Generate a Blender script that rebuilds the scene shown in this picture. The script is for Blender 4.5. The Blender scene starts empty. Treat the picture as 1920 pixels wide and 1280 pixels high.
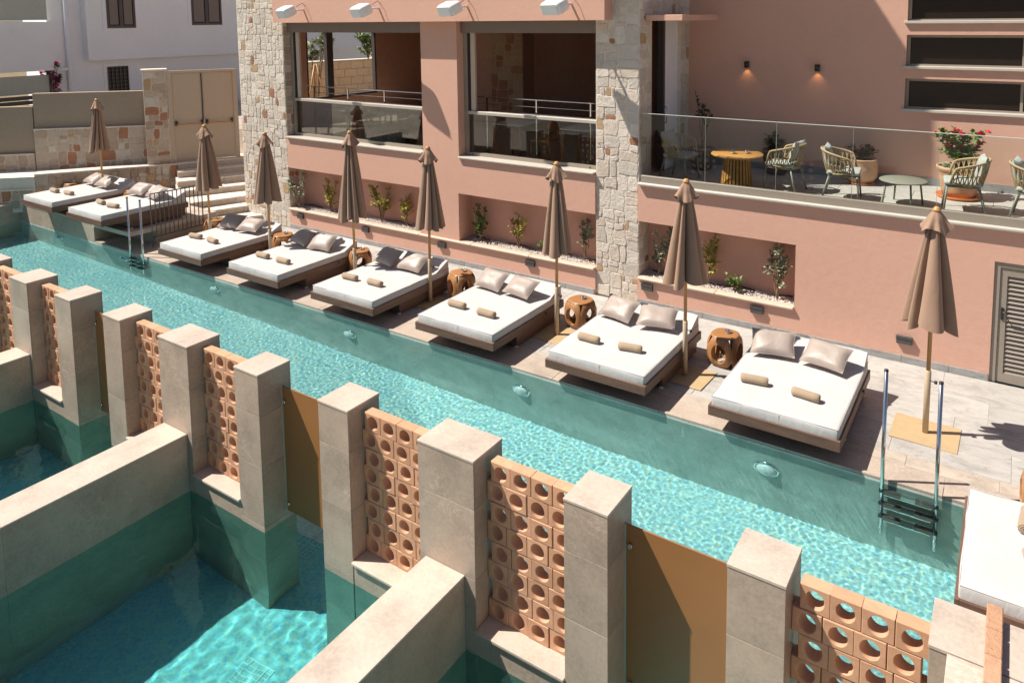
import bpy, bmesh, math, random
from mathutils import Vector, Matrix, noise
R = math.radians
sc = bpy.context.scene
col = sc.collection

# ------------------------------------------------------------------ camera, sky, sun, exposure
cam = bpy.data.cameras.new('camera')
camo = bpy.data.objects.new('camera', cam)
col.objects.link(camo)
sc.camera = camo
cam.sensor_width = 36.0
cam.lens = 36.0 * 1380.27 / 1920
cam.shift_x = (960 - 1020.12) / 1920
cam.shift_y = (173.67 - 640) / 1920
cam.clip_start = .05
cam.clip_end = 2000
_fw = Vector((-0.53802297, 0.83719358, -0.0981743))
_rt = Vector((0.84170323, 0.53986537, -0.00900297))
_up = Vector((-0.04546368, 0.08747743, 0.99512851))
camo.matrix_world = Matrix(((_rt.x, _up.x, -_fw.x, .940), (_rt.y, _up.y, -_fw.y, -11.368), (_rt.z, _up.z, -_fw.z, 4.965), (0, 0, 0, 1)))

SUN = Vector((.625, .328, -1.0)).normalized()          # the way the light travels
world = bpy.data.worlds.new('World')
sc.world = world
world.use_nodes = True
_nt = world.node_tree
_sky = _nt.nodes.new('ShaderNodeTexSky')
_sky.sky_type = 'NISHITA'
_sky.sun_disc = False
_sky.sun_elevation = math.asin(-SUN.z)
_sky.sun_rotation = math.atan2(-SUN.x, -SUN.y)
_sky.dust_density = 1.0
_nt.links.new(_sky.outputs[0], _nt.nodes['Background'].inputs[0])
_nt.nodes['Background'].inputs[1].default_value = .05
sun = bpy.data.lights.new('sun', 'SUN')
sun.energy = 5.0
sun.angle = R(.53)
sun.color = (1, .93, .83)
sun.cycles.is_caustics_light = True
suno = bpy.data.objects.new('sun', sun)
col.objects.link(suno)
suno.location = (-12, -8, 20)
suno.rotation_euler = SUN.to_track_quat('-Z', 'Y').to_euler()
sc.view_settings.view_transform = 'Standard'
sc.view_settings.look = 'None'
sc.view_settings.gamma = 1
sc.view_settings.use_curve_mapping = False
sc.view_settings.exposure = .6
cy = sc.cycles
cy.use_denoising = True
cy.caustics_refractive = True
cy.caustics_reflective = False
cy.max_bounces = 10
cy.diffuse_bounces = 4
cy.glossy_bounces = 4
cy.transmission_bounces = 8
cy.transparent_max_bounces = 12
cy.sample_clamp_indirect = 6

# ------------------------------------------------------------------ helpers
rng = random.Random(7)


class MB:
    """collects faces of one mesh"""
    def __init__(s):
        s.v = []; s.f = []; s.sm = []

    def add(s, vs, fs, smooth=False):
        n = len(s.v)
        s.v += [tuple(v) for v in vs]
        s.f += [tuple(i + n for i in f) for f in fs]
        s.sm += [smooth] * len(fs)
        return s

    def box(s, x0, y0, z0, x1, y1, z1, bev=0.0):
        if bev <= 0:
            return s.add([(x0, y0, z0), (x1, y0, z0), (x1, y1, z0), (x0, y1, z0), (x0, y0, z1), (x1, y0, z1), (x1, y1, z1), (x0, y1, z1)],
                         [(0, 3, 2, 1), (4, 5, 6, 7), (0, 1, 5, 4), (1, 2, 6, 5), (2, 3, 7, 6), (3, 0, 4, 7)])
        return s.rbox(x0, y0, z0, x1, y1, z1, bev, 1)

    def rbox(s, x0, y0, z0, x1, y1, z1, r, seg=2, smooth=False):
        bm = bmesh.new()
        bmesh.ops.create_cube(bm, size=1)
        for v in bm.verts:
            v.co = Vector(((x0 + x1) / 2 + v.co.x * (x1 - x0), (y0 + y1) / 2 + v.co.y * (y1 - y0), (z0 + z1) / 2 + v.co.z * (z1 - z0)))
        r = min(r, (x1 - x0) * .45, (y1 - y0) * .45, (z1 - z0) * .45)
        bmesh.ops.bevel(bm, geom=list(bm.edges), offset=r, segments=seg, affect='EDGES', profile=.5)
        bm.verts.index_update()
        s.add([v.co[:] for v in bm.verts], [[v.index for v in f.verts] for f in bm.faces], smooth)
        bm.free()
        return s

    def tube(s, pts, r, n=8, cap=True, smooth=True):
        pts = [Vector(p) for p in pts]
        rs = r if isinstance(r, (list, tuple)) else [r] * len(pts)
        vs = []; fs = []
        prev = None
        for i, p in enumerate(pts):
            a = pts[max(0, i - 1)]; b = pts[min(len(pts) - 1, i + 1)]
            t = (b - a).normalized()
            if prev is None:
                u = t.orthogonal().normalized()
            else:
                u = (prev - t * prev.dot(t)).normalized()
            prev = u
            w = t.cross(u)
            for k in range(n):
                an = 2 * math.pi * k / n
                vs.append(p + (u * math.cos(an) + w * math.sin(an)) * rs[i])
        for i in range(len(pts) - 1):
            for k in range(n):
                k2 = (k + 1) % n
                fs.append((i * n + k, i * n + k2, (i + 1) * n + k2, (i + 1) * n + k))
        s.add(vs, fs, smooth)
        if cap:
            m = len(s.v) - len(vs)
            s.f.append(tuple(m + k for k in reversed(range(n)))); s.sm.append(False)
            s.f.append(tuple(m + (len(pts) - 1) * n + k for k in range(n))); s.sm.append(False)
        return s

    def lathe(s, prof, n=24, c=(0, 0, 0), smooth=True, fn=None):
        vs = []; fs = []
        for (r, z) in prof:
            for k in range(n):
                a = 2 * math.pi * k / n
                rr = r if fn is None else fn(r, z, a)
                vs.append((c[0] + rr * math.cos(a), c[1] + rr * math.sin(a), c[2] + z))
        for i in range(len(prof) - 1):
            for k in range(n):
                k2 = (k + 1) % n
                fs.append((i * n + k, i * n + k2, (i + 1) * n + k2, (i + 1) * n + k))
        return s.add(vs, fs, smooth)

    def prism(s, poly, z0, z1):
        n = len(poly)
        a = sum(poly[i][0] * poly[(i + 1) % n][1] - poly[(i + 1) % n][0] * poly[i][1] for i in range(n))
        if a < 0:
            poly = poly[::-1]
        vs = [(x, y, z0) for x, y in poly] + [(x, y, z1) for x, y in poly]
        fs = [tuple(reversed(range(n))), tuple(range(n, 2 * n))] + [(i, (i + 1) % n, n + (i + 1) % n, n + i) for i in range(n)]
        return s.add(vs, fs)

    def xf(s, M, start=0):
        for i in range(start, len(s.v)):
            s.v[i] = tuple(M @ Vector(s.v[i]))
        return s

    def mesh(s, name, m=None):
        me = bpy.data.meshes.new(name)
        me.from_pydata(s.v, [], s.f)
        me.polygons.foreach_set('use_smooth', s.sm)
        if m:
            me.materials.append(m)
        me.update()
        return me

    def obj(s, name, m=None, parent=None, label=None, cat=None, group=None, kind=None, caus=False, loc=None):
        return mobj(name, s.mesh(name, m), parent, label, cat, group, kind, caus, loc)


def mobj(name, me, parent=None, label=None, cat=None, group=None, kind=None, caus=False, loc=None, rz=0):
    o = bpy.data.objects.new(name, me)
    col.objects.link(o)
    if parent is not None:
        o.parent = parent
    if loc is not None:
        o.location = loc
    if rz:
        o.rotation_euler[2] = rz
    tag(o, label, cat, group, kind)
    if caus:
        o.cycles.is_caustics_receiver = True
    return o


def tag(o, label=None, cat=None, group=None, kind=None):
    if label: o['label'] = label
    if cat: o['category'] = cat
    if group: o['group'] = group
    if kind: o['kind'] = kind
    return o


def thing(name, label, cat, loc=(0, 0, 0), rz=0, group=None):
    o = bpy.data.objects.new(name, None)
    col.objects.link(o)
    o.empty_display_size = .2
    o.location = loc
    o.rotation_euler = (0, 0, rz)
    return tag(o, label, cat, group)


def box(*a, bev=0):
    return MB().box(*a, bev=bev)


def copy_tree(o, parent=None):
    c = o.copy()
    col.objects.link(c)
    c.parent = parent
    for ch in list(o.children):
        copy_tree(ch, c)
    return c


def lerp(a, b, t):
    return a + (b - a) * t


# ------------------------------------------------------------------ materials
class NT:
    def __init__(s, name):
        s.m = bpy.data.materials.new(name)
        s.m.use_nodes = True
        s.t = s.m.node_tree
        s.b = s.t.nodes['Principled BSDF']
        s.out = s.t.nodes['Material Output']

    def n(s, kind, **kw):
        nd = s.t.nodes.new(kind)
        for k, v in kw.items():
            if k.startswith('i_'):
                key = k[2:].replace('_', ' ')
                nd.inputs[key].default_value = v
            else:
                setattr(nd, k, v)
        return nd

    def l(s, a, b):
        s.t.links.new(a, b)

    def coord(s, scale=(1, 1, 1), rnd=0, rot=(0, 0, 0)):
        tc = s.n('ShaderNodeTexCoord')
        mp = s.n('ShaderNodeMapping')
        mp.inputs['Scale'].default_value = scale
        mp.inputs['Rotation'].default_value = rot
        s.l(tc.outputs['Object'], mp.inputs['Vector'])
        if rnd:
            oi = s.n('ShaderNodeObjectInfo')
            mu = s.n('ShaderNodeMath', operation='MULTIPLY')
            mu.inputs[1].default_value = rnd
            s.l(oi.outputs['Random'], mu.inputs[0])
            s.l(mu.outputs[0], mp.inputs['Location'])
        return mp.outputs[0]

    def noise(s, vec, scale, detail=4, rough=.55, dist=0):
        nd = s.n('ShaderNodeTexNoise')
        nd.inputs['Scale'].default_value = scale
        nd.inputs['Detail'].default_value = detail
        nd.inputs['Roughness'].default_value = rough
        nd.inputs['Distortion'].default_value = dist
        s.l(vec, nd.inputs['Vector'])
        return nd.outputs['Fac']

    def ramp(s, fac, stops):
        nd = s.n('ShaderNodeValToRGB')
        el = nd.color_ramp.elements
        while len(el) > 1:
            el.remove(el[-1])
        el[0].position = stops[0][0]; el[0].color = (*stops[0][1], 1)
        for p, c in stops[1:]:
            e = el.new(p); e.color = (*c, 1)
        s.l(fac, nd.inputs[0])
        return nd.outputs[0]

    def mix(s, fac, a, b, mode='MIX'):
        nd = s.n('ShaderNodeMix', data_type='RGBA', blend_type=mode)
        if isinstance(fac, (int, float)): nd.inputs[0].default_value = fac
        else: s.l(fac, nd.inputs[0])
        for i, v in ((6, a), (7, b)):
            if isinstance(v, tuple): nd.inputs[i].default_value = (*v, 1)
            else: s.l(v, nd.inputs[i])
        return nd.outputs[2]

    def math(s, op, a, b=0.0):
        nd = s.n('ShaderNodeMath', operation=op)
        for i, v in ((0, a), (1, b)):
            if isinstance(v, (int, float)): nd.inputs[i].default_value = v
            else: s.l(v, nd.inputs[i])
        return nd.outputs[0]

    def bump(s, h, strength=.3, dist=.01, prev=None):
        nd = s.n('ShaderNodeBump')
        nd.inputs['Strength'].default_value = strength
        nd.inputs['Distance'].default_value = dist
        s.l(h, nd.inputs['Height'])
        if prev is not None: s.l(prev, nd.inputs['Normal'])
        return nd.outputs[0]

    def rand(s):
        return s.n('ShaderNodeObjectInfo').outputs['Random']

    def fin(s, color=None, rough=None, nrm=None, spec=None, metal=None):
        b = s.b
        for k, v in (('Base Color', color), ('Roughness', rough), ('Normal', nrm), ('Specular IOR Level', spec), ('Metallic', metal)):
            if v is None: continue
            if isinstance(v, tuple): b.inputs[k].default_value = (*v, 1)
            elif isinstance(v, (int, float)): b.inputs[k].default_value = v
            else: s.l(v, b.inputs[k])
        return s.m


def sh(c, k):
    return tuple(min(1, x * k) for x in c)


def plain(name, c, rough=.5, metal=0, var=.08, scale=9, bump=0, bscale=60, spec=.5):
    t = NT(name)
    v = t.coord(rnd=7)
    f = t.noise(v, scale, 5)
    c1 = t.ramp(f, [(.3, sh(c, 1 - var)), (.7, sh(c, 1 + var))])
    nr = t.bump(t.noise(v, bscale, 4), .4, bump) if bump else None
    return t.fin(c1, rough, nr, spec, metal)


def plaster(name, c):
    t = NT(name)
    v = t.coord()
    big = t.noise(v, .55, 5, .6)
    mid = t.noise(v, 9, 6, .7)
    fine = t.noise(v, 90, 3, .6)
    k = t.math('ADD', t.math('MULTIPLY', big, .6), t.math('MULTIPLY', mid, .4))
    c1 = t.ramp(k, [(.36, sh(c, .95)), (.5, c), (.66, sh(c, 1.03))])
    vs = t.coord((2.2, 2.2, .35))
    streak = t.noise(vs, 1.6, 5, .65)
    c2 = t.mix(t.ramp(streak, [(.55, (0, 0, 0)), (.8, (.12, .12, .12))]), c1, sh(c, .82))
    c3 = t.mix(t.ramp(fine, [(.35, (.14, .14, .14)), (.5, (0, 0, 0))]), c2, sh(c, .7))
    n1 = t.bump(mid, .5, .008)
    n2 = t.bump(fine, .6, .004, n1)
    return t.fin(c3, .86, n2, .25)


def limestone(name, c, vein=.18, rough=.42, rnd=11, wet=0):
    t = NT(name)
    v = t.coord(rnd=rnd)
    big = t.noise(v, 2.3, 6, .62)
    fine = t.noise(v, 38, 5, .7)
    speck = t.noise(v, 130, 2, .6)
    k = t.math('ADD', t.math('MULTIPLY', big, .6), t.math('MULTIPLY', fine, .4))
    c1 = t.ramp(k, [(.37, sh(c, .78)), (.5, c), (.63, sh(c, 1.16))])
    dv = t.noise(v, 2.1, 7, .7, 1.6)
    vv = t.ramp(t.math('ABSOLUTE', t.math('SUBTRACT', dv, .5)), [(0.0, (1, 1, 1)), (.010, (0, 0, 0))])
    msk = t.ramp(t.noise(v, 1.1, 3), [(.5, (0, 0, 0)), (.66, (1, 1, 1))])
    c2 = t.mix(t.math('MULTIPLY', t.math('MULTIPLY', vv, msk), vein * 3.6), c1, sh(c, 1.75))
    c3 = t.mix(t.ramp(speck, [(.28, (.22, .22, .22)), (.38, (0, 0, 0))]), c2, sh(c, .7))
    tone = t.mix(t.math('MULTIPLY', t.rand(), .35), c3, t.mix(1.0, c3, (.84, .86, .88), 'MULTIPLY'))
    return t.fin(tone, rough, t.bump(fine, .4, .003), .4)


def travertine(name, c, c2, axis=0):
    t = NT(name)
    sc_ = (1.0, 2.6, 2.6) if axis == 0 else (2.6, 1.0, 2.6)
    v = t.coord(sc_, rnd=23)
    v0 = t.coord(rnd=23)
    st = t.noise(v, 1.6, 7, .68, 1.8)
    fine = t.noise(v, 9, 6, .75)
    blot = t.noise(v0, 2.2, 5, .6)
    k = t.math('ADD', t.math('MULTIPLY', st, .65), t.math('MULTIPLY', blot, .35))
    c1 = t.ramp(k, [(.34, c2), (.48, c), (.6, sh(c, 1.16)), (.72, sh(c, .92))])
    c3 = t.mix(t.ramp(fine, [(.34, (.7, .7, .7)), (.42, (0, 0, 0))]), c1, sh(c2, .6))
    tone = t.mix(t.math('MULTIPLY', t.rand(), .5), c3, t.mix(1.0, c3, (.80, .80, .82), 'MULTIPLY'))
    return t.fin(tone, .5, t.bump(fine, .3, .003), .4)


def rubble(name, c, var=.22):
    t = NT(name)
    v = t.coord(rnd=31)
    a = t.noise(v, 7, 6, .7, .6)
    b = t.noise(v, 28, 5, .7)
    k = t.math('ADD', t.math('MULTIPLY', a, .6), t.math('MULTIPLY', b, .4))
    c1 = t.ramp(k, [(.32, sh(c, .80)), (.5, c), (.7, sh(c, 1.12))])
    tone = t.mix(t.math('MULTIPLY', t.rand(), .6), c1, t.mix(1.0, c1, (1 - var, 1 - var * 1.1, 1 - var * 1.3), 'MULTIPLY'))
    n1 = t.bump(a, .6, .03)
    n2 = t.bump(b, .65, .014, n1)
    return t.fin(tone, .88, n2, .2)


def wood(name, c, c2, axis=1, rough=.5, scale=1.0):
    t = NT(name)
    s_ = [9, 9, 9]; s_[axis] = .7
    v = t.coord(tuple(x * scale for x in s_), rnd=17)
    a = t.noise(v, 1.6, 6, .65, .7)
    b = t.noise(v, 7, 4, .6)
    k = t.math('ADD', t.math('MULTIPLY', a, .7), t.math('MULTIPLY', b, .3))
    c1 = t.ramp(k, [(.33, c2), (.5, c), (.68, sh(c, 1.3))])
    tone = t.mix(t.math('MULTIPLY', t.rand(), .4), c1, t.mix(1.0, c1, (.8, .8, .8), 'MULTIPLY'))
    return t.fin(tone, rough, t.bump(k, .25, .002), .4)


def fabric(name, c, rough=.9, weave=420, wrink=.0, sheen=.2, spec=.2):
    t = NT(name)
    v = t.coord(rnd=5)
    big = t.noise(v, 3.0, 4, .5)
    fine = t.noise(v, weave, 2, .5)
    c1 = t.ramp(big, [(.3, sh(c, .94)), (.7, sh(c, 1.04))])
    c2 = t.mix(t.ramp(fine, [(.35, (.3, .3, .3)), (.55, (0, 0, 0))]), c1, sh(c, .8))
    nr = t.bump(fine, .3, .0015)
    if wrink:
        w = t.noise(t.coord((1, 1, .45), rnd=5), 9, 3, .5, 1.2)
        nr = t.bump(w, .5, wrink, nr)
    t.b.inputs['Sheen Weight'].default_value = sheen
    return t.fin(c2, rough, nr, spec)


def glassy(name, tint, refl=1.0, ior=1.5, rough=0.0):
    t = NT(name)
    t.t.nodes.remove(t.b)
    tr = t.n('ShaderNodeBsdfTransparent'); tr.inputs[0].default_value = (*tint, 1)
    gl = t.n('ShaderNodeBsdfGlossy'); gl.inputs['Roughness'].default_value = rough
    fr = t.n('ShaderNodeFresnel'); fr.inputs['IOR'].default_value = ior
    mx = t.n('ShaderNodeMixShader')
    t.l(t.math('MULTIPLY', fr.outputs[0], refl), mx.inputs[0])
    t.l(tr.outputs[0], mx.inputs[1]); t.l(gl.outputs[0], mx.inputs[2])
    t.l(mx.outputs[0], t.out.inputs[0])
    return t.m


def mosaic(name, cols, size=.025):
    t = NT(name)
    v = t.coord()
    vo = t.n('ShaderNodeTexVoronoi', distance='CHEBYCHEV')
    vo.inputs['Scale'].default_value = 1 / size
    vo.inputs['Randomness'].default_value = 0
    t.l(v, vo.inputs['Vector'])
    wn = t.n('ShaderNodeTexWhiteNoise', noise_dimensions='3D')
    t.l(vo.outputs['Position'], wn.inputs['Vector'])
    c1 = t.ramp(wn.outputs['Value'], [(i / max(1, len(cols) - 1), c) for i, c in enumerate(cols)])
    blot = t.noise(v, .6, 3)
    c2 = t.mix(t.ramp(blot, [(.4, (0, 0, 0)), (.7, (.3, .3, .3))]), c1, sh(cols[0], 1.1))
    return t.fin(c2, .35, None, .4)


def leafmat(name, c, c2):
    t = NT(name)
    v = t.coord(rnd=3)
    f = t.noise(v, 21, 2)
    c1 = t.ramp(f, [(.36, c), (.62, c2)])
    t.b.inputs['Transmission Weight'].default_value = 0
    t.b.inputs['Subsurface Weight'].default_value = 0
    return t.fin(c1, .5, None, .4)


M = {}
PINK = (.665, .397, .303)
M['pink'] = plaster('pink plaster', PINK)
M['tile'] = limestone('grey beige limestone slab', (.425, .335, .265), .24)
M['pooltile'] = limestone('pale pool wall tile', (.56, .60, .55), rnd=3)
M['captile'] = limestone('cream limestone cap', (.53, .44, .368), rnd=9)
M['coping'] = limestone('beige coping stone', (.45, .37, .305), rnd=4)
M['deckgrey'] = travertine('grey travertine paver', (.42, .40, .372), (.28, .268, .252))
M['deckbeige'] = travertine('beige travertine paver', (.46, .395, .33), (.34, .29, .24))
M['plinth'] = travertine('grey plinth stone', (.33, .325, .32), (.2, .2, .2))
M['mortar'] = rubble('pale mortar', (.72, .65, .57), .05)
M['st0'] = rubble('cream stone', (.68, .59, .50), .16)
M['st1'] = rubble('pale grey stone', (.62, .56, .49), .16)
M['st2'] = rubble('white stone', (.74, .665, .58), .14)
M['st3'] = rubble('red stone', (.42, .21, .13))
M['st4'] = rubble('ochre stone', (.52, .36, .22))
M['st5'] = rubble('brown beige stone', (.46, .36, .28), .2)
M['st6'] = rubble('dusty beige stone', (.54, .45, .37), .2)
M['tanmortar'] = rubble('tan mortar', (.60, .51, .42), .05)
M['limeblock'] = rubble('yellow limestone block', (.62, .50, .33), .15)
M['terracotta'] = rubble('terracotta', (.63, .36, .228), .26)
M['brickred'] = rubble('darkened terracotta', (.52, .30, .19), .2)  # terracotta with its colour lowered to offset full sun on the brick tops
M['terracotta'].node_tree.nodes['Principled BSDF'].inputs['Roughness'].default_value = .8
for nd in M['terracotta'].node_tree.nodes:
    if nd.type == 'BUMP': nd.inputs['Distance'].default_value = .002
M['bronze'] = plain('bronze tinted panel', (.30, .14, .05), .34, var=.04, scale=2, spec=.5)
M['frame'] = wood('dark stained timber', (.155, .085, .060), (.085, .045, .03), axis=0, rough=.45)
M['frameY'] = wood('dark stained timber side', (.155, .085, .060), (.085, .045, .03), axis=1, rough=.45)
M['white'] = fabric('white canvas', (.54, .52, .51), .85, 500, .012)
M['pillow'] = fabric('taupe satin', (.37, .305, .265), .47, 900, .01, .1, .5)
M['towel'] = fabric('beige terry towel', (.37, .275, .185), .95, 160, .015, .4)
for nd in M['towel'].node_tree.nodes:
    if nd.type == 'BUMP': nd.inputs['Distance'].default_value = .006
M['canopy'] = fabric('taupe parasol canvas', (.34, .215, .15), .85, 500, .01)
M['pole'] = wood('varnished pole timber', (.50, .27, .10), (.36, .18, .06), axis=2, rough=.35)
M['teak'] = wood('polished teak', (.37, .18, .075), (.20, .085, .034), axis=2, rough=.36)
M['tableoak'] = wood('orange teak slats', (.52, .26, .075), (.34, .15, .04), axis=0, rough=.35)
M['sand'] = plain('sand coloured steel plate', (.46, .335, .19), .5, var=.05)
M['sleeve'] = plain('beige painted sleeve', (.52, .40, .27), .4, var=.03)
M['steel'] = plain('polished steel', (.72, .72, .72), .12, 1, .02)
M['chrome'] = plain('chrome', (.8, .8, .8), .06, 1, .01)
M['black'] = plain('black plastic', (.02, .02, .022), .35, var=.05)
M['dark'] = plain('dark grey metal', (.06, .06, .062), .4, var=.05)
M['railgrey'] = plain('dark grey railing', (.075, .07, .07), .45, var=.05)
M['taupe'] = plain('taupe powder coat', (.31, .265, .215), .42, var=.03)
M['taupedark'] = plain('brown shutter box', (.20, .155, .13), .5, var=.03)
M['doorbeige'] = plain('beige steel door', (.48, .375, .275), .4, var=.02)
M['panelbeige'] = plain('beige rendered panel', (.31, .245, .185), .7, var=.04, bump=.002)
M['whitetrim'] = plain('pale stone trim', (.52, .48, .42), .4, var=.04)
M['creamtrim'] = plain('cream stone sill', (.60, .47, .37), .5, var=.06, bump=.001)
M['whitewall'] = plaster('white lime render', (.86, .86, .89))
M['grout'] = plain('pale grout', (.50, .46, .41), .9, var=.1)
M['railbeige'] = plain('beige painted rail', (.46, .42, .36), .45, var=.03)
M['speaker'] = plain('white plastic', (.78, .79, .79), .3, var=.02)
M['glass'] = glassy('clear balustrade glass', (.92, .95, .935), .5)
M['winglass'] = glassy('window glass', (.85, .87, .85), .8)
M['frost'] = plain('frosted glass panel', (.42, .46, .41), .25, var=.03)
M['darkroom'] = plain('brown interior wall', (.55, .33, .24), .7, var=.06)
M['darkfloor'] = plain('interior floor', (.46, .38, .31), .35, var=.1)
M['winpane'] = plain('dark window pane', (.022, .014, .012), .12, var=.1, spec=.25)
M['winwood'] = plain('grey brown joinery', (.085, .07, .065), .5, var=.08)
M['chairmetal'] = plain('sage grey metal', (.25, .25, .205), .45, var=.03)
M['rope'] = plain('straw coloured rope', (.42, .30, .165), .8, var=.15, scale=60, bump=.002, bscale=200)
M['cushion'] = fabric('grey green cushion', (.42, .44, .41), .85, 500, .008)
M['clay'] = plain('clay pot', (.55, .33, .20), .75, var=.12, scale=14, bump=.003)
M['orangeclay'] = plain('orange clay saucer', (.60, .20, .07), .6, var=.06)
M['greypot'] = plain('grey brown pot', (.22, .17, .14), .7, var=.1)
M['soil'] = plain('soil', (.06, .045, .035), .95, var=.3, scale=40, bump=.01)
M['pebble'] = plain('white pebbles', (.66, .63, .59), .7, var=.2, scale=50)
M['hose'] = plain('black irrigation hose', (.018, .018, .02), .5)
M['leafg'] = leafmat('green leaves', (.10, .17, .04), (.18, .27, .07))
M['leafy'] = leafmat('yellow green leaves', (.30, .32, .05), (.52, .46, .08))
M['leafs'] = leafmat('silver green leaves', (.22, .26, .16), (.42, .46, .32))
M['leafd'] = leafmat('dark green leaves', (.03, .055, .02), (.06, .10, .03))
M['red'] = leafmat('red flowers', (.55, .01, .03), (.70, .03, .10))
M['pinkfl'] = leafmat('magenta flowers', (.55, .01, .20), (.70, .05, .35))
M['stem'] = plain('brown stem', (.22, .15, .09), .8, var=.15)
M['poolfloor'] = mosaic('aqua pool mosaic', [(.35, .52, .56), (.45, .60, .60), (.22, .43, .57), (.60, .64, .52), (.35, .52, .59)])
M['poollight'] = plain('white underwater lamp', (.9, .9, .9), .3, var=.02)
M['grate'] = plain('white drain grate', (.78, .82, .82), .5)
M['ground'] = plain('dry ground', (.30, .26, .21), .9, var=.2, scale=.6, bump=.01)
M['terracefloor'] = travertine('terrace travertine', (.46, .44, .41), (.36, .34, .32))

ORD = ['first', 'second', 'third', 'fourth', 'fifth', 'sixth', 'seventh', 'eighth', 'ninth', 'tenth', 'eleventh', 'twelfth']

# ------------------------------------------------------------------ stone cladding generator
def split_rect(x, y, w, h, tgt, rg, out, mn=.07):
    a = w * h
    if (a < tgt * rg.uniform(.25, 2.6) and w < 3.2 * h and h < 2.0 * w) or (w < 2 * mn and h < 2 * mn):
        out.append((x, y, w, h)); return
    k = rg.uniform(.34, .66)
    if w > h * rg.uniform(.85, 1.45):
        if w < 2 * mn: out.append((x, y, w, h)); return
        split_rect(x, y, w * k, h, tgt, rg, out, mn); split_rect(x + w * k, y, w * (1 - k), h, tgt, rg, out, mn)
    else:
        if h < 2 * mn: out.append((x, y, w, h)); return
        split_rect(x, y, w, h * k, tgt, rg, out, mn); split_rect(x, y + h * k, w, h * (1 - k), tgt, rg, out, mn)


STW = [('st0', 36), ('st1', 20), ('st2', 36), ('st3', 3), ('st4', 5)]
STD = [('st5', 34), ('st6', 40), ('st1', 8), ('st3', 8), ('st4', 10)]


def stone_face(parent, O, U, N, W, H, tgt, rg, weights=STW, gap=.005, out=(.003, .013), cap=300):
    """irregular stones standing proud of a wall face; one object per stone"""
    O = Vector(O); U = Vector(U).normalized(); N = Vector(N).normalized(); V = Vector((0, 0, 1))
    cells = []
    # courses first, so that the wall reads as laid
    y = 0
    while y < H - 1e-6:
        hh = min(rg.uniform(.42, .8) if H > 1 else H, H - y)
        if H - y - hh < .2: hh = H - y
        x = 0
        while x < W - 1e-6:
            ww = min(rg.uniform(.55, 1.0), W - x)
            if W - x - ww < .22: ww = W - x
            split_rect(x, y, ww, hh, tgt, rg, cells)
            x += ww
        y += hh
    cells.sort(key=lambda c: -c[2] * c[3])
    names = [n for n, _ in weights]; ws = [w for _, w in weights]
    rest = MB()
    for i, (x, y, w, h) in enumerate(cells):
        g = gap * rg.uniform(.6, 1.3)
        j = min(.02, w * .10, h * .10)
        d = rg.uniform(*out)
        def jt(): return rg.uniform(-j, j)
        x0, x1, y0, y1 = x + g, x + w - g, y + g, y + h - g
        xm, ym = (x0 + x1) / 2, (y0 + y1) / 2
        c = j * .7
        ring = [(x0 + c + abs(jt()), y0 + abs(jt()) * .4), (xm + jt(), y0 + abs(jt()) * .5), (x1 - c - abs(jt()), y0 + abs(jt()) * .4), (x1 - abs(jt()) * .4, ym + jt()),
                (x1 - c - abs(jt()), y1 - abs(jt()) * .4), (xm + jt(), y1 - abs(jt()) * .5), (x0 + c + abs(jt()), y1 - abs(jt()) * .4), (x0 + abs(jt()) * .4, ym + jt())]
        ins = min(.008, w * .08, h * .08)
        vs = []
        for (a, b) in ring: vs.append((a, b, 0.0))
        for (a, b) in ring: vs.append((a, b, d * .75))
        for (a, b) in ring:
            dx, dy = xm - a, ym - b
            L = math.hypot(dx, dy) + 1e-6
            vs.append((a + dx / L * ins * 1.3, b + dy / L * ins * 1.3, d * rg.uniform(.85, 1.15)))
        vs.append((xm + jt(), ym + jt(), d * rg.uniform(.8, 1.2)))
        fs = []
        for k in range(8):
            k2 = (k + 1) % 8
            fs.append((k, k2, 8 + k2, 8 + k)); fs.append((8 + k, 8 + k2, 16 + k2, 16 + k)); fs.append((16 + k, 16 + k2, 24))
        if U.cross(V).dot(N) < 0:
            fs = [f[::-1] for f in fs]
        def wp(a, b):
            e0 = min(1, a / .12, (W - a) / .12); e1 = min(1, b / .12, (H - b) / .12)
            return (a + .035 * max(0, e0) * noise.noise((a * 4.5 + O.x, b * 4.5, O.y)), b + .045 * max(0, e1) * noise.noise((a * 3.7 + O.y, b * 3.7 + 7, O.x)))
        pts = []
        for a, b, e in vs:
            a, b = wp(a, b)
            pts.append(O + U * a + V * b + N * e)
        if i < cap:
            mb = MB().add(pts, fs)
            mb.obj('stone', M[rg.choices(names, ws)[0]], parent)
        else:
            rest.add(pts, fs)
    if rest.v:
        rest.obj('small_stones', M['st0'], parent, kind='stuff')


# ------------------------------------------------------------------ ground, pool shell, water
WZ = -.06
FLOOR = -1.45
box(-300, -300, -1.9, 300, 300, -1.75).obj('ground', M['ground'], kind='structure')
box(-20.6, -10.4, -1.6, .9, -3.0, FLOOR).obj('pool_floor', M['poolfloor'], kind='structure', caus=True)
wl = box(-20.4, -3.08, -1.7, .75, -2.9, -.035).obj('pool_wall', M['pooltile'], kind='structure', caus=True)
box(-20.75, -10.4, -1.7, -20.4, -3.08, .40).obj('pool_wall', M['tile'], kind='structure', caus=True)
box(.75, -6.76, -1.7, 6, -3.08, -.035).obj('pool_wall', M['tile'], kind='structure', caus=True)
box(-20.75, -10.9, -1.7, 1.6, -10.4, .12).obj('pool_wall', M['tile'], kind='structure', caus=True)
box(-20.8, -14.5, -.1, 6, -10.4, .16).obj('villa_terrace', M['coping'], kind='structure')
box(-20.4, -2.899, -1.74, 6, 9, -.035).obj('deck_base', M['plinth'], kind='structure')
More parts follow.
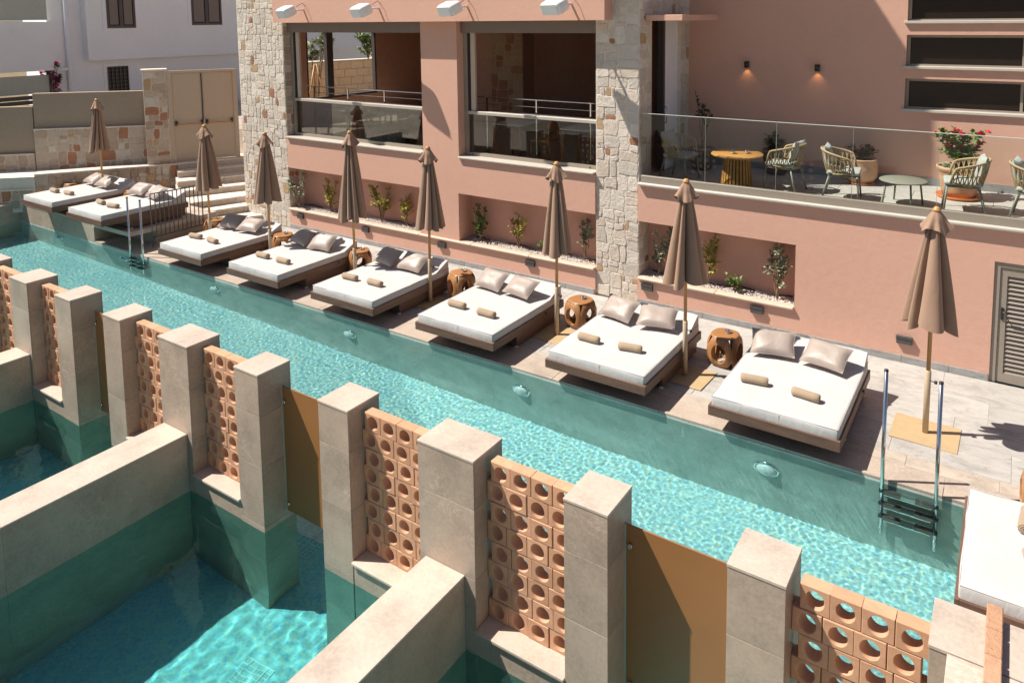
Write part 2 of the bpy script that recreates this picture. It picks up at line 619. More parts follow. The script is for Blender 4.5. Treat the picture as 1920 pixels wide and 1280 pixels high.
co = thing('pool_coping', 'pale coping along the far end wall of the main pool', 'coping', (-20.55, -6, .4))
for k in range(8):
    MB().box(-.2, -1.6 + k * .58, .002, .16, -1.6 + k * .58 + .574, .035, bev=.004).obj('coping_stone', M['captile'], co)

rip = [(-3.2, -3.3), (-6.4, -3.25), (-9.5, -3.3), (-.6, -3.3), (-12.5, -3.3)]


def wave(x, y):
    if y > -6.9:
        a = .52 + .30 * noise.noise((x * .55, y * .8, 11)) + .12 * noise.noise((x * 1.7, y * 1.7, 13))
        z = .00085 * noise.noise((x * 17, y * 17, 0)) + .0012 * noise.noise((x * 5.5 + 9, y * 5.5, 3)) + .0004 * noise.noise((x * 28, y * 28, 5))
        z *= a
        for (cx_, cy_) in rip:
            r = math.hypot((x - cx_), (y - cy_) * 1.25)
            if r < 2.6:
                z += .00032 * math.sin(34 * r + 2 * noise.noise((x * 2, y * 2, 8))) * math.exp(-1.3 * r) * min(1, r * 3)
        return z
    return .0016 * noise.noise((x * 4, y * 4, 2)) + .0019 * noise.noise((x * 8.0 + y * 1.5, y * 6.6, 7)) + .0007 * noise.noise((x * 15, y * 13, 4))


def water_sheet(name, x0, y0, x1, y1, d):
    nx = int((x1 - x0) / d); ny = int((y1 - y0) / d)
    vs = []
    for j in range(ny + 1):
        y = y0 + (y1 - y0) * j / ny
        for i in range(nx + 1):
            x = x0 + (x1 - x0) * i / nx
            vs.append((x, y, WZ + wave(x, y)))
    w = nx + 1
    fs = [(j * w + i, j * w + i + 1, (j + 1) * w + i + 1, (j + 1) * w + i) for j in range(ny) for i in range(nx)]
    o = MB().add(vs, fs, True).obj(name, M['pool water' if name == 'pool_water' else 'plunge pool water'], kind='structure')
    o.cycles.is_caustics_caster = True
    return o


for nm, tint in (('pool water', (.72, .955, .95, 1)), ('plunge pool water', (.53, .985, .98, 1))):
    t = NT(nm)
    t.t.nodes.remove(t.b)
    g = t.n('ShaderNodeBsdfGlass')
    g.inputs['IOR'].default_value = 1.33
    g.inputs['Roughness'].default_value = 0
    g.inputs['Color'].default_value = tint
    t.l(g.outputs[0], t.out.inputs[0])
    M[nm] = t.m
water_sheet('pool_water', -20.4, -6.95, .75, -3.08, .0145)
water_sheet('plunge_pool_water', -20.4, -10.4, 1.2, -6.95, .026)

# underwater lamps on the deck side wall
for i, (x, z) in enumerate([(-18.37, -.50), (-15.47, -.55), (-12.12, -.58), (-8.33, -.62), (-4.82, -.61), (-1.32, -.57)]):
    lab = 'oval white underwater lamp, %s from the left along the deck side pool wall' % ORD[i]
    o = thing('pool_lamp', lab, 'pool lamp', (x, -3.08, z), 0, 'underwater lamps on the pool wall')
    m = MB().lathe([(.0, .075), (.05, .07), (.09, .052), (.118, .025), (.128, .0)], 28)
    m.xf(Matrix.Rotation(R(90), 4, 'X'))
    m.obj('lens', M['poollight'], o, caus=True)
    m = MB().lathe([(.122, .0), (.132, .022), (.15, .016), (.155, .0)], 28)
    m.xf(Matrix.Rotation(R(90), 4, 'X'))
    m.obj('rim', M['steel'], o, caus=True)
for i, (x, y) in enumerate([(-4.62, -7.72), (-5.46, -6.38)]):
    lab = ['square white drain grate on the sunlit plunge pool floor', 'square drain grate in the shade below the hanging bronze panel'][i]
    o = thing('floor_drain', lab, 'drain', (x, y, FLOOR), R(8), 'pool floor drains')
    MB().box(-.155, -.155, .001, .155, .155, .004).obj('plate', M['poolfloor'], o, caus=True)
    m = MB()
    for k in range(7):
        m.box(-.15, -.15 + k * .05 - .004, .0045, .15, -.15 + k * .05 + .004, .007)
    m.obj('grating', M['grate'], o, caus=True)
    m = MB()
    for k in range(6):
        m.box(-.15 + k * .06 - .004, -.152, .0075, -.15 + k * .06 + .004, .152, .010)
    m.obj('bars', M['grate'], o, caus=True)

# ------------------------------------------------------------------ deck with its pavers
deck = box(-16.7, -2.9, -.034, 4, .0, -.006).obj('deck', M['grout'], kind='structure')
def pavers(x0, x1, y0, y1, L, mat, off=0, name='paver', z=0.0, par=None, zb=-.03):
    x = x0 - off
    while x < x1 - .02:
        a, b = max(x, x0), min(x + L, x1)
        if b - a > .05:
            dz = rng.uniform(-.0012, .0012)
            MB().box(a + .0025, y0 + .0025, zb, b - .0025, y1 - .0025, z + dz, bev=.002).obj(name, M[mat], par if par is not None else deck, caus=False)
        x += L
pavers(-16.7, .75, -3.082, -2.70, 1.6, 'coping', .4)
pavers(-16.7, 4, -2.70, -2.47, .9, 'deckbeige', .3)
pavers(.75, 4, -3.082, -2.70, 1.2, 'coping', .1)
ys = [-2.47, -1.87, -1.27, -.67, -.0]
for r_ in range(4):
    pavers(-16.7, 4, ys[r_], ys[r_ + 1] - (.012 if r_ == 3 else 0), 1.2, 'deckgrey', [.2, .8, .45, 1.0][r_])
for r_ in range(6):
    pavers(.75, 4, -3.082 - .6 * (r_ + 1), -3.082 - .6 * r_, 1.2, 'coping', [.0, .6][r_ % 2])

# ------------------------------------------------------------------ pillars, block screens, panels and divider walls of the plunge pools
YA, YB, ZT = -7.143, -6.762, 1.57
PIL = [(-12.96, -12.57), (-11.70, -11.31), (-10.423, -9.927), (-9.163, -8.766), (-7.991, -7.611), (-6.829, -6.281), (-5.476, -5.104), (-4.238, -3.855), (-3.037, -2.459), (-1.641, -1.287), (-.441, -.081), (.684, 1.30)]
pl_lab = {
    0: 'limestone pillar at the left edge, mostly hidden, farthest of the row', 1: 'farthest limestone pillar in view at the left edge of the picture',
    2: 'wide limestone pillar where the short divider wall at the far left ends', 3: 'slim limestone pillar just left of the narrowest strip of bronze panel',
    4: 'slim limestone pillar just right of the narrowest strip of bronze panel', 5: 'wide limestone pillar at the end of the long left divider wall',
    6: 'slim limestone pillar with its foot in the plunge pool beside the lit water', 7: 'slim limestone pillar right of the middle bronze panel',
    8: 'wide limestone pillar above the end of the right divider wall', 9: 'slim limestone pillar left of the largest bronze panel',
    10: 'slim limestone pillar right of the largest bronze panel', 11: 'low wide limestone pier in the bottom right corner'}


def pillar(i, x0, x1):
    cx_ = (x0 + x1) / 2; cy_ = (YA + YB) / 2
    w = (x1 - x0) / 2; d = (YB - YA) / 2
    base = FLOOR
    H = ZT - base
    o = thing('pillar', pl_lab[i], 'pillar', (cx_, cy_, base), 0, 'limestone pillars between the pools')
    box(-w + .004, -d + .004, 0, w - .004, d - .004, H - .025).obj('core', M['grout'], o, caus=True)
    seams = [H - .022]
    for s_ in (rng.uniform(.36, .46), rng.uniform(.52, .6), .62, .62, .62, .62):
        seams.append(max(0, seams[-1] - s_))
    for a, b in zip(seams, seams[1:]):
        if a - b < .05: continue
        z0, z1 = b + .0012, a - .0012
        MB().box(-w, -d, z0, w, -d + .016, z1, bev=.0015).obj('slab', M['tile'], o, caus=True)
        MB().box(w - .016, -d + .0165, z0, w, d - .0165, z1, bev=.0015).obj('slab', M['tile'], o, caus=True)
        MB().box(-w, -d + .0165, z0, -w + .016, d - .0165, z1, bev=.0015).obj('slab', M['tile'], o, caus=True)
        MB().box(-w, d - .016, z0, w, d, z1, bev=.0015).obj('slab', M['tile'], o, caus=True)
    MB().box(-w - .004, -d - .004, H - .021, w + .004, d + .004, H, bev=.002).obj('cap', M['captile'], o, caus=True)
    return o


for i, (a, b) in enumerate(PIL):
    pillar(i, a, b)


def hole_block(w, h, d, r, n=28, skew=0.0):
    """block with a round hole along Y; x centred, z from 0"""
    m = MB(); vs = []; fs = []
    def sq(a):
        c, s_ = math.cos(a), math.sin(a)
        k = 1 / max(abs(c) / (w / 2), abs(s_) / (h / 2))
        return c * k, s_ * k
    angs = [2 * math.pi * k / n for k in range(n)]
    ca = math.atan2(h, w)
    angs = sorted(set([round(a, 6) for a in angs] + [round(x, 6) for x in (ca, math.pi - ca, math.pi + ca, 2 * math.pi - ca)]))
    n = len(angs)
    e = .004
    rings = []
    for (rad, yy) in (('sq', e), ('sqi', 0), ('c', 0), ('ci', .006), ('cb', d - .006), ('c', d), ('sqi', d), ('sq', d - e)):
        ring = []
        for a in angs:
            if rad[0] == 's':
                x, z = sq(a)
                if rad == 'sqi': x *= 1 - 2 * e / w; z *= 1 - 2 * e / h
            else:
                rr = r if rad == 'c' else r - .004
                x, z = rr * math.cos(a) + skew * yy / d, rr * math.sin(a)
            ring.append(len(vs)); vs.append((x, yy, z + h / 2))
        rings.append(ring)
    for q in range(len(rings)):
        A = rings[q]; B = rings[(q + 1) % len(rings)]
        for k in range(n):
            k2 = (k + 1) % n
            fs.append((A[k], B[k], B[k2], A[k2]))
    m.add(vs, fs)
    for i, f in enumerate(m.f):
        pass
    return m


blk_h, blk_w, blk_d = .1675, .194, .10
blk_me = []
for q in range(3):
    for sk in (0, .03):
        blk_me.append(hole_block(blk_w - .004 + q * .0006, blk_h - .003, blk_d, .062 + .0012 * (q - 1), skew=sk).mesh('hole_brick', M['terracotta']))
SCR = [(0, 1), (1, 2), (2, 3), (4, 5), (5, 6), (7, 8), (8, 9), (10, 11)]
sc_lab = ['terracotta block screen hidden at the left edge of the picture', 'farthest terracotta block screen at the left edge', 'terracotta block screen left of the narrowest bronze strip',
          'terracotta block screen right of the narrowest bronze strip', 'terracotta block screen left of the slim pillar beside the lit plunge pool',
          'terracotta block screen above the right divider wall, half hidden by the wide pillar', 'terracotta block screen in the middle foreground right of the widest pillar',
          'largest terracotta block screen in the bottom right corner']
for i, (p, q) in enumerate(SCR):
    if i == 0: continue
    x0, x1 = PIL[p][1], PIL[q][0]
    o = thing('block_screen', sc_lab[i], 'screen', ((x0 + x1) / 2, -6.95, FLOOR), 0, 'terracotta block screens between the pillars')
    W = x1 - x0
    zs = .165 - FLOOR
    box(-W / 2 + .001, -.187, 0, W / 2 - .001, .185, zs - .03).obj('base_wall', M['tile'], o, caus=True)
    MB().box(-W / 2 + .001, -.215, zs - .027, W / 2 - .001, .20, zs, bev=.004).obj('sill', M['captile'], o, caus=True)
    nrow = 8
    n = max(2, round((W - .03) / .195))
    bw_ = (W - .045) / n
    for rr in range(nrow):
        sft = .02 if rr % 2 else -.02
        if rr % 2 == 0: sft = .02
        else: sft = -.02
        for k in range(n):
            x = -n * bw_ / 2 + (k + .5) * bw_ + sft + rng.uniform(-.002, .002)
            b_ = mobj('hole_brick', blk_me[((k * 5 + rr * 3 + i) % 3) * 2 + rr % 2], o, loc=(x, -.035 + rng.uniform(-.004, .004), zs + .001 + (nrow - 1 - rr) * blk_h))
            b_.scale = (bw_ / .194, 1, 1)
            b_.rotation_euler[2] = R(rng.uniform(-.6, .6))

for i, (p, q) in enumerate([(3, 4), (6, 7), (9, 10)]):
    x0, x1 = PIL[p][1], PIL[q][0]
    o = thing('bronze_panel', ['narrowest strip of bronze tinted panel between two pillars at left', 'middle bronze tinted panel hanging above the plunge pool water',
                               'largest bronze tinted panel in the foreground between two slim pillars'][i], 'panel', ((x0 + x1) / 2, -6.87, .0), 0, 'bronze panels between the pillars')
    W = x1 - x0
    MB().box(-W / 2 + .012, -.006, .03, W / 2 - .008, .006, 1.35, bev=.002).obj('pane', M['bronze'], o)
    box(-W / 2 + .001, -.012, .03, -W / 2 + .011, .012, 1.35).obj('edge_channel', M['frost'], o)
    for zz in (.12, 1.2):
        m = MB().tube([(-W / 2 + .05, -.03, zz), (-W / 2 + .05, -.007, zz)], .016, 12)
        m.obj('fixing_bolt', M['steel'], o)

div_lab = ['short limestone divider wall at the left edge of the picture', 'long limestone divider wall between the two plunge pools at left', 'limestone divider wall running to the bottom edge of the picture']
for i, (x0, x1) in enumerate([(-10.37, -9.98), (-6.79, -6.37), (-2.967, -2.568)]):
    o = thing('divider_wall', div_lab[i], 'wall', ((x0 + x1) / 2, YA, FLOOR), 0, 'divider walls between plunge pools')
    w = (x1 - x0) / 2; H = .585 - FLOOR
    box(-w + .004, -3.25, 0, w - .004, -.001, H - .02).obj('core', M['grout'], o, caus=True)
    for k in range(2):
        y1 = -.001 - k * 1.72; y0 = max(y1 - 1.72, -3.25)
        for s_ in (-1, 1):
            a, b = (w - .013, w) if s_ > 0 else (-w, -w + .013)
            for z0, z1 in ((0, H - .021),):
                MB().box(a, y0 + .001, z0 + .002, b, y1 - .001, z1, bev=.001).obj('slab', M['tile'], o, caus=True)
        MB().box(-w - .006, y0 + .0015, H - .02, w + .006, y1 - .0015 + (.0 if k else 0), H, bev=.003).obj('cap', M['captile'], o, caus=True)
# bottom right pier with its wall and row of blocks
o = thing('end_wall', 'limestone end wall with a row of terracotta blocks along its top', 'wall', (1.04, YA, FLOOR))
H = 1.57 - FLOOR
box(-.26, -3.2, 0, .26, -.012, H - .022).obj('core', M['tile'], o, caus=True)
for k in range(5):
    y1 = -.012 - k * .62
    MB().box(-.268, y1 - .617, H - .021, .268, y1, H - .002, bev=.003).obj('cap', M['captile'], o)
for k in range(14):
    y1 = .42 - k * .2
    MB().box(-.10, y1 - .196, H + .003, -.02, y1, H + .06, bev=.005).obj('brick', M['brickred'], o)

# ------------------------------------------------------------------ the hotel building
hotel = thing('hotel_building', 'salmon pink hotel building with stone tower, stone pillar and large windows', 'building', (0, 0, 0))
w = MB()
w.box(-13.72, 0, -.03, -5.30, .5, .455)
w.box(-9.5, 0, .455, -8.45, .5, 1.485)
w.box(-13.72, .45, .455, -9.5, .62, 1.485); w.box(-8.45, .45, .455, -5.30, .62, 1.485)
w.box(-13.72, 0, 1.485, -5.30, .5, 2.20)
w.box(-9.37, 0, 2.20, -8.42, .5, 4.95)
w.box(-4.46, 0, -.03, -1.787, .5, .455)
w.box(-4.46, .45, .455, -1.787, .62, 1.485)
w.box(-4.46, 0, 1.485, -1.787, .5, 2.12)
w.box(-1.787, 0, -.03, .82, .62, 2.12)
w.box(.82, 0, 1.68, 1.75, .62, 2.12)
w.box(1.75, 0, -.03, 4.6, .62, 2.12)
w.obj('wall', M['pink'], hotel)
w = MB()
w.box(-13.72, -.25, 4.95, -4.975, 3.0, 10.6)
w.box(-15.45, 1.6, 4.95, -4.9, 3.0, 10.55)
w.obj('upper_wall', M['pink'], hotel)
# terrace back wall with three slot openings
w = MB()
SL = [(3.42, 3.93), (4.14, 4.66), (4.89, 5.42)]
w.box(-4.46, 2.3, 2.0, -.62, 2.55, 7.6)
zz = [2.0] + [v for s_ in SL for v in s_] + [7.6]
for k in range(0, len(zz), 2):
    w.box(-.62, 2.3, zz[k], 2.8, 2.55, zz[k + 1])
w.box(2.8, 2.3, 2.0, 4.6, 2.55, 7.6)
w.obj('terrace_back_wall', M['pink'], hotel)
MB().box(-4.46, 2.285, 2.15, 4.6, 2.299, 2.28).obj('skirting', M['plinth'], hotel)
for z0, z1 in SL:
    f = MB()
    f.box(-.617, 2.40, z0 + .003, -.57, 2.46, z1 - .003); f.box(-.57, 2.40, z1 - .045, 2.79, 2.46, z1 - .003); f.box(-.57, 2.40, z0 + .003, 2.79, 2.46, z0 + .03)
    f.box(1.02, 2.41, z0 + .03, 1.06, 2.455, z1 - .045)
    fo = f.obj('slot_window', M['taupe'], hotel)
    box(-.57, 2.43, z0 + .03, 2.79, 2.44, z1 - .045).obj('pane', M['winpane'], fo)
    MB().box(-.66, 2.255, z0 - .045, 2.8, 2.42, z0 + .002, bev=.006).obj('sill', M['whitetrim'], fo)
# terrace slab and floor
box(-4.46, .08, 1.95, 4.6, 2.3, 2.12).obj('terrace_slab', M['plinth'], hotel)
y = .085
for r_, (a, b) in enumerate([(.085, .64), (.64, 1.2), (1.2, 1.75), (1.75, 2.284)]):
    pavers(-4.45, 4.6, a, b, 1.1, 'terracefloor', [.1, .65, .3, .9][r_], 'paver', 2.15, hotel, 2.121)
MB().rbox(-4.44, -.075, 2.121, 4.6, .04, 2.176, .02, 3).obj('terrace_edge', M['whitetrim'], hotel)
MB().box(-4.40, -.012, 2.177, 4.6, .075, 2.295, bev=.004).obj('glass_channel', M['taupe'], hotel)
M['glassedge'] = plain('polished glass edge', (.62, .72, .66), .2, var=.02)
gl = thing('glass_balustrade', 'frameless clear glass balustrade along the terrace edge', 'balustrade', (0, .03, 2.2))
jx = [-4.41, -3.267, -2.124, -1.015, .093, 1.2, 2.31, 3.4]
for a, b in zip(jx, jx[1:]):
    g_ = MB().box(a + .003, -.008, .02, b - .003, .008, 1.160).obj('glass_pane', M['glass'], gl)
    box(a + .003, -.0085, 1.161, b - .003, .0085, 1.168).obj('polished_edge', M['glassedge'], g_)
    for xx in (a + .0015, b - .0035):
        box(xx, -.0075, .02, xx + .002, .0075, 1.16).obj('polished_edge', M['frost'], g_)

# stone tower at left and stone pillar
tower = MB().box(-15.45, .012, -.03, -13.72, .45, 11).box(-15.45, .45, -.03, -13.72, 1.6, 2.0).box(-15.45, .45, 5.05, -13.72, 1.6, 11).obj('stone_tower', M['mortar'], hotel)
rg = random.Random(3)
stone_face(tower, (-15.45, .012, 0), (1, 0, 0), (0, -1, 0), 1.73, 6.1, .033, rg, cap=300)
stone_face(tower, (-13.72, .012, .46), (0, 1, 0), (1, 0, 0), .30, 4.4, .04, rg, STD)
pil = MB().box(-5.30, .04, -.03, -4.46, .55, 10.58).box(-4.9, 1.86, 2.0, -4.46, 2.3, 10.58).box(-4.9, .55, 4.93, -4.46, 1.86, 10.58).box(-4.9, .55, -.03, -4.461, 2.3, 2.12).obj('stone_pillar', M['mortar'], hotel)
stone_face(pil, (-5.30, .04, 0), (1, 0, 0), (0, -1, 0), .84, 6.0, .046, rg, STW)
stone_face(pil, (-4.46, .05, 2.2), (0, 1, 0), (1, 0, 0), .49, 3.6, .05, rg, STW)
stone_face(pil, (-4.46, .05, .47), (0, 1, 0), (1, 0, 0), .40, 1.0, .05, rg, STW)
stone_face(pil, (-4.46, 1.87, 2.2), (0, 1, 0), (1, 0, 0), .42, 3.0, .06, rg, STW)
stone_face(pil, (-4.46, .56, 5.06), (0, 1, 0), (1, 0, 0), 1.3, .9, .05, rg, STW)
MB().box(-4.43, .22, 4.93, -3.76, 1.97, 5.03, bev=.006).obj('door_canopy', M['pink'], hotel)
d = box(-4.62, 1.15, 2.15, -4.50, 1.23, 4.93).obj('terrace_door', M['dark'], hotel)
box(-4.58, 1.23, 2.15, -4.52, 1.86, 4.93).obj('leaf', M['whitewall'], d)
box(-4.62, .551, 2.15, -4.54, .60, 4.92).obj('jamb', M['dark'], d)
MB().tube([(-4.49, 1.19, 3.05), (-4.45, 1.19, 3.05), (-4.45, 1.19, 3.35), (-4.49, 1.19, 3.35)], .012, 8).obj('handle', M['steel'], d)
# plinth, ledges, sills
for a, b in ((-13.72, -5.30), (-4.46, .81), (1.76, 4.6)):
    x = a
    while x < b - .05:
        x2 = min(x + .6, b)
        MB().box(x + .002, -.014, 0.001, x2 - .002, -.0005, .10, bev=.002).obj('plinth_tile', M['plinth'], hotel)
        x = x2
for a, b in ((-13.72, -5.31), (-4.45, -1.79)):
    x = a
    while x < b - .05:
        x2 = min(x + 1.4, b)
        if b - x2 < .3: x2 = b
        MB().rbox(x + .001, -.055, .456, x2 - .001, .10, .50, .016, 3).obj('planter_ledge', M['creamtrim'], hotel)
        x = x2
for a, b in ((-13.70, -9.372), (-8.418, -5.31)):
    MB().rbox(a, -.055, 2.211, b, .30, 2.25, .012, 2).obj('window_sill', M['whitetrim'], hotel)
    MB().box(a, .12, 4.72, b, .42, 4.949).obj('shutter_box', M['taupedark'], hotel)
    f = MB()
    f.box(a + .002, .20, 2.251, a + .10, .30, 4.719); f.box(b - .06, .20, 2.251, b - .002, .30, 4.719)
    f.box(a + .10, .20, 2.251, b - .06, .30, 2.315)
    fo = f.obj('window', M['taupe'], hotel)
    MB().box(a + .10, .185, 3.09, b - .06, .31, 3.155, bev=.006).obj('rail', M['railbeige'], fo)
    box(a + .10, .245, 2.315, b - .06, .253, 3.09).obj('pane', M['winglass'], fo)
    box(a + .101, .215, 3.156, a + .15, .26, 4.718).obj('track', M['black'], fo)
    box(a + .16, .23, 3.156, a + .27, .28, 4.718).obj('sash', M['creamtrim'], fo)
    for xx in (a + .2, b - .2):
        MB().tube([(xx, .195, 2.283), (xx, .2005, 2.283)], .018, 10).obj('bolt', M['dark'], fo)
# interior room
r = MB()
r.box(-15.5, .5, 1.95, -4.9, 7.0, 2.12)
r.obj('room_floor', M['darkfloor'], hotel)
r = MB()
r.box(-15.5, .55, 4.952, -4.9, 7.0, 5.05)
r.box(-5.0, .56, 2.12, -4.905, 7.0, 4.951)
r.box(-15.45, 6.9, 2.12, -5.0, 7.0, 4.951)
r.box(-15.6, 1.61, 2.12, -15.45, 7, 2.80); r.box(-15.6, 1.61, 4.70, -15.45, 7, 4.951)
r.box(-15.6, 1.61, 2.8, -15.45, 2.1, 4.70); r.box(-15.6, 4.72, 2.8, -15.45, 7, 4.70)
r.box(-12.3, 5.0, 2.12, -11.0, 5.15, 4.951)
r.obj('room_wall', M['darkroom'], hotel)
f = MB().box(-15.58, 2.1, 2.8, -15.46, 4.72, 2.86).box(-15.58, 2.1, 2.86, -15.46, 2.16, 4.7).box(-15.58, 4.66, 2.86, -15.46, 4.72, 4.7).obj('side_window', M['winwood'], hotel)
box(-15.58, 2.83, 2.861, -15.46, 3.05, 4.70).obj('mullion', M['winwood'], f)
c_ = box(-10.5, 3.9, 2.12, -9.5, 4.4, 4.951).obj('inner_column', M['darkroom'], hotel)
stone_face(c_, (-10.5, 3.9, 2.12), (1, 0, 0), (0, -1, 0), 1.0, 2.8, .06, rg, [('st3', 3), ('st4', 5)], cap=60)
for nm, a, b, lab in (('w1', -13.5, -9.5, 'thin steel guard rail inside the left restaurant window'), ('w2', -8.3, -5.4, 'thin steel guard rail inside the right restaurant window')):
    o = thing('guard_rail', lab, 'railing', ((a + b) / 2, .48, 2.12), 0, 'guard rails inside the windows')
    hw = (b - a) / 2
    for zz in (1.30, 1.16, 1.02):
        MB().tube([(-hw, 0, zz), (hw, 0, zz)], .014 if zz > 1.2 else .007, 8).obj('rail', M['steel'], o)
    k = 4 if hw > 1.8 else 3
    for q in range(k):
        xx = -hw + .25 + q * (2 * hw - .5) / (k - 1)
        MB().box(xx - .012, -.012, 0, xx + .012, .012, 1.29).obj('post', M['steel'], o)


def dining_table(x, y, lab):
    o = thing('dining_table', lab, 'table', (x, y, 2.12), 0, 'restaurant tables behind the glass')
    MB().rbox(-.36, -.36, .72, .36, .36, .745, .008, 1).obj('table_top', M['speaker'], o)
    for sx in (-1, 1):
        for sy in (-1, 1):
            MB().tube([(sx * .3, sy * .3, .72), (sx * .34, sy * .34, 0)], .02, 8).obj('leg', M['tableoak'], o)


def dining_chair(x, y, rz, lab):
    o = thing('dining_chair', lab, 'chair', (x, y, 2.12), rz, 'restaurant chairs behind the glass')
    MB().rbox(-.22, -.22, .42, .22, .22, .46, .02, 2).obj('seat', M['tableoak'], o)
    MB().rbox(-.22, .18, .62, .22, .215, .82, .015, 2).obj('backrest', M['tableoak'], o)
    for sx in (-1, 1):
        MB().tube([(sx * .19, -.19, .42), (sx * .22, -.22, 0)], .016, 8).obj('leg', M['tableoak'], o)
        MB().tube([(sx * .2, .2, .8), (sx * .2, .19, .42), (sx * .23, .26, 0)], .016, 8).obj('leg', M['tableoak'], o)


for x, y, lab in ((-12.7, 1.0, 'white topped table, leftmost behind the left window glass'), (-11.3, 1.05, 'white topped table in the middle of the left window'), (-10.0, 1.0, 'white topped table at the right end of the left window'),
                  (-7.7, 1.0, 'white topped table at the left end of the right window'), (-6.1, 1.05, 'white topped table at the right end of the right window')):
    dining_table(x, y, lab)
for x, y, rz, lab in ((-12.0, 1.0, R(-80), 'wooden chair between the two left tables of the left window'), (-10.65, 1.0, R(100), 'wooden chair beside the right table of the left window'),
                      (-7.0, 1.0, R(-85), 'wooden chair right of the left table in the right window'), (-5.5, 1.2, R(-95), 'wooden chair at the right edge of the right window')):
    dining_chair(x, y, rz, lab)

# wall lamps low on the facade
wl_lab = ['beside the stone tower', 'below the left niche near its middle', 'below the plaster pier between the two left niches', 'below the middle niche', 'just right of the stone pillar', 'below the right end of the right niche', 'on the plain wall left of the louvred door']
for i, x in enumerate((-13.31, -11.12, -8.90, -6.70, -4.265, -2.357, -.235)):
    o = thing('wall_lamp', 'small dark grey brick shaped wall lamp ' + wl_lab[i], 'wall lamp', (x, 0, .335), 0, 'low wall lamps along the facade')
    MB().box(-.105, -.012, -.05, .105, -.0005, .06, bev=.003).obj('back_plate', M['dark'], o)
    m = MB().prism([(-.012, .058), (-.055, .058), (-.055, .02), (-.013, .01)], -.105, .105)
    m.v = [(z, x, y) for x, y, z in m.v]; m.f = [f[::1] for f in m.f]
    m.obj('hood', M['dark'], o)
    m = MB().prism([(-.013, .008), (-.05, .015), (-.052, -.045), (-.013, -.048)], -.1, .1)
    m.v = [(z, x, y) for x, y, z in m.v]
    m.obj('lens', M['railgrey'], o)
# sconces on the terrace wall
for i, (x, z) in enumerate(((-3.30, 4.10), (-2.03, 4.07))):
    o = thing('wall_sconce', ['black cylinder sconce glowing downward, left of the pair on the terrace wall', 'black cylinder sconce glowing downward, right of the pair on the terrace wall'][i], 'sconce', (x, 2.3, z), 0, 'terrace wall sconces')
    MB().lathe([(.0, .06), (.045, .06), (.045, -.06), (.036, -.06), (.036, -.03), (0, -.03)], 20, (0, -.06, 0)).obj('housing', M['black'], o)
    MB().box(-.02, -.03, -.03, .02, -.0005, .03).obj('bracket', M['black'], o)
    L = bpy.data.lights.new('sconce_light', 'SPOT')
    L.energy = 1.3; L.color = (1, .55, .22); L.spot_size = R(95); L.spot_blend = .6; L.shadow_soft_size = .02
    lo = bpy.data.objects.new('sconce_light', L); col.objects.link(lo); lo.parent = o; lo.location = (0, -.06, -.035)
# loudspeakers under the top edge
sp_lab = ['next to the stone tower', 'second from the left', 'third from the left', 'nearest the stone pillar']
for i, x in enumerate((-12.62, -10.27, -7.93, -5.62)):
    o = thing('loudspeaker', 'white outdoor loudspeaker on the pink fascia, ' + sp_lab[i], 'speaker', (x, -.25, 5.21), R(-14), 'white loudspeakers along the fascia')
    m = MB().rbox(-.23, -.20, -.115, .23, .10, .115, .07, 3, True)
    m.xf(Matrix.Translation((0, -.36, 0)) @ Matrix.Rotation(R(24), 4, 'X'))
    m.obj('body', M['speaker'], o)
    m = MB().rbox(-.19, -.208, -.095, .19, -.195, .095, .006, 1)
    m.xf(Matrix.Translation((0, -.36, 0)) @ Matrix.Rotation(R(24), 4, 'X'))
    m.obj('grille', M['speaker'], o)
    MB().tube([(0, .02, .02), (0, -.3, .02)], .022, 8).obj('bracket', M['speaker'], o)
    MB().tube([(.05, .015, .10), (.06, -.05, .17), (.05, -.12, .14), (.03, -.18, .09)], .006, 6).obj('cable', M['black'], o)

# louvred door in the pink wall
o = thing('louvred_door', 'taupe metal louvred door at the right edge of the pink wall', 'door', (.82, 0, 0))
m = MB().box(.003, .02, .002, .07, .12, 1.677).box(.86, .02, .002, .927, .12, 1.677).box(.07, .02, 1.607, .86, .12, 1.677)
m.obj('frame', M['taupe'], o)
m = MB().box(.075, .035, .01, .155, .085, 1.60).box(.775, .035, .01, .855, .085, 1.60).box(.155, .035, .01, .775, .085, .13).box(.155, .035, 1.49, .775, .085, 1.60)
lf = m.obj('leaf', M['taupe'], o)
for k in range(22):
    z = .135 + k * .0617
    MB().add([(.155, .04, z), (.775, .04, z), (.775, .075, z + .055), (.155, .075, z + .055), (.155, .052, z), (.775, .052, z), (.775, .085, z + .055), (.155, .085, z + .055)],
             [(0, 1, 2, 3), (7, 6, 5, 4), (0, 4, 5, 1), (3, 2, 6, 7), (1, 5, 6, 2), (0, 3, 7, 4)]).obj('louvre', M['taupe'], lf)
MB().box(.10, .022, .88, .13, .0345, 1.05, bev=.003).tube([(.115, .03, 1.0), (.115, -.02, 1.0), (.22, -.025, 1.0)], .009, 8).obj('handle', M['black'], lf)

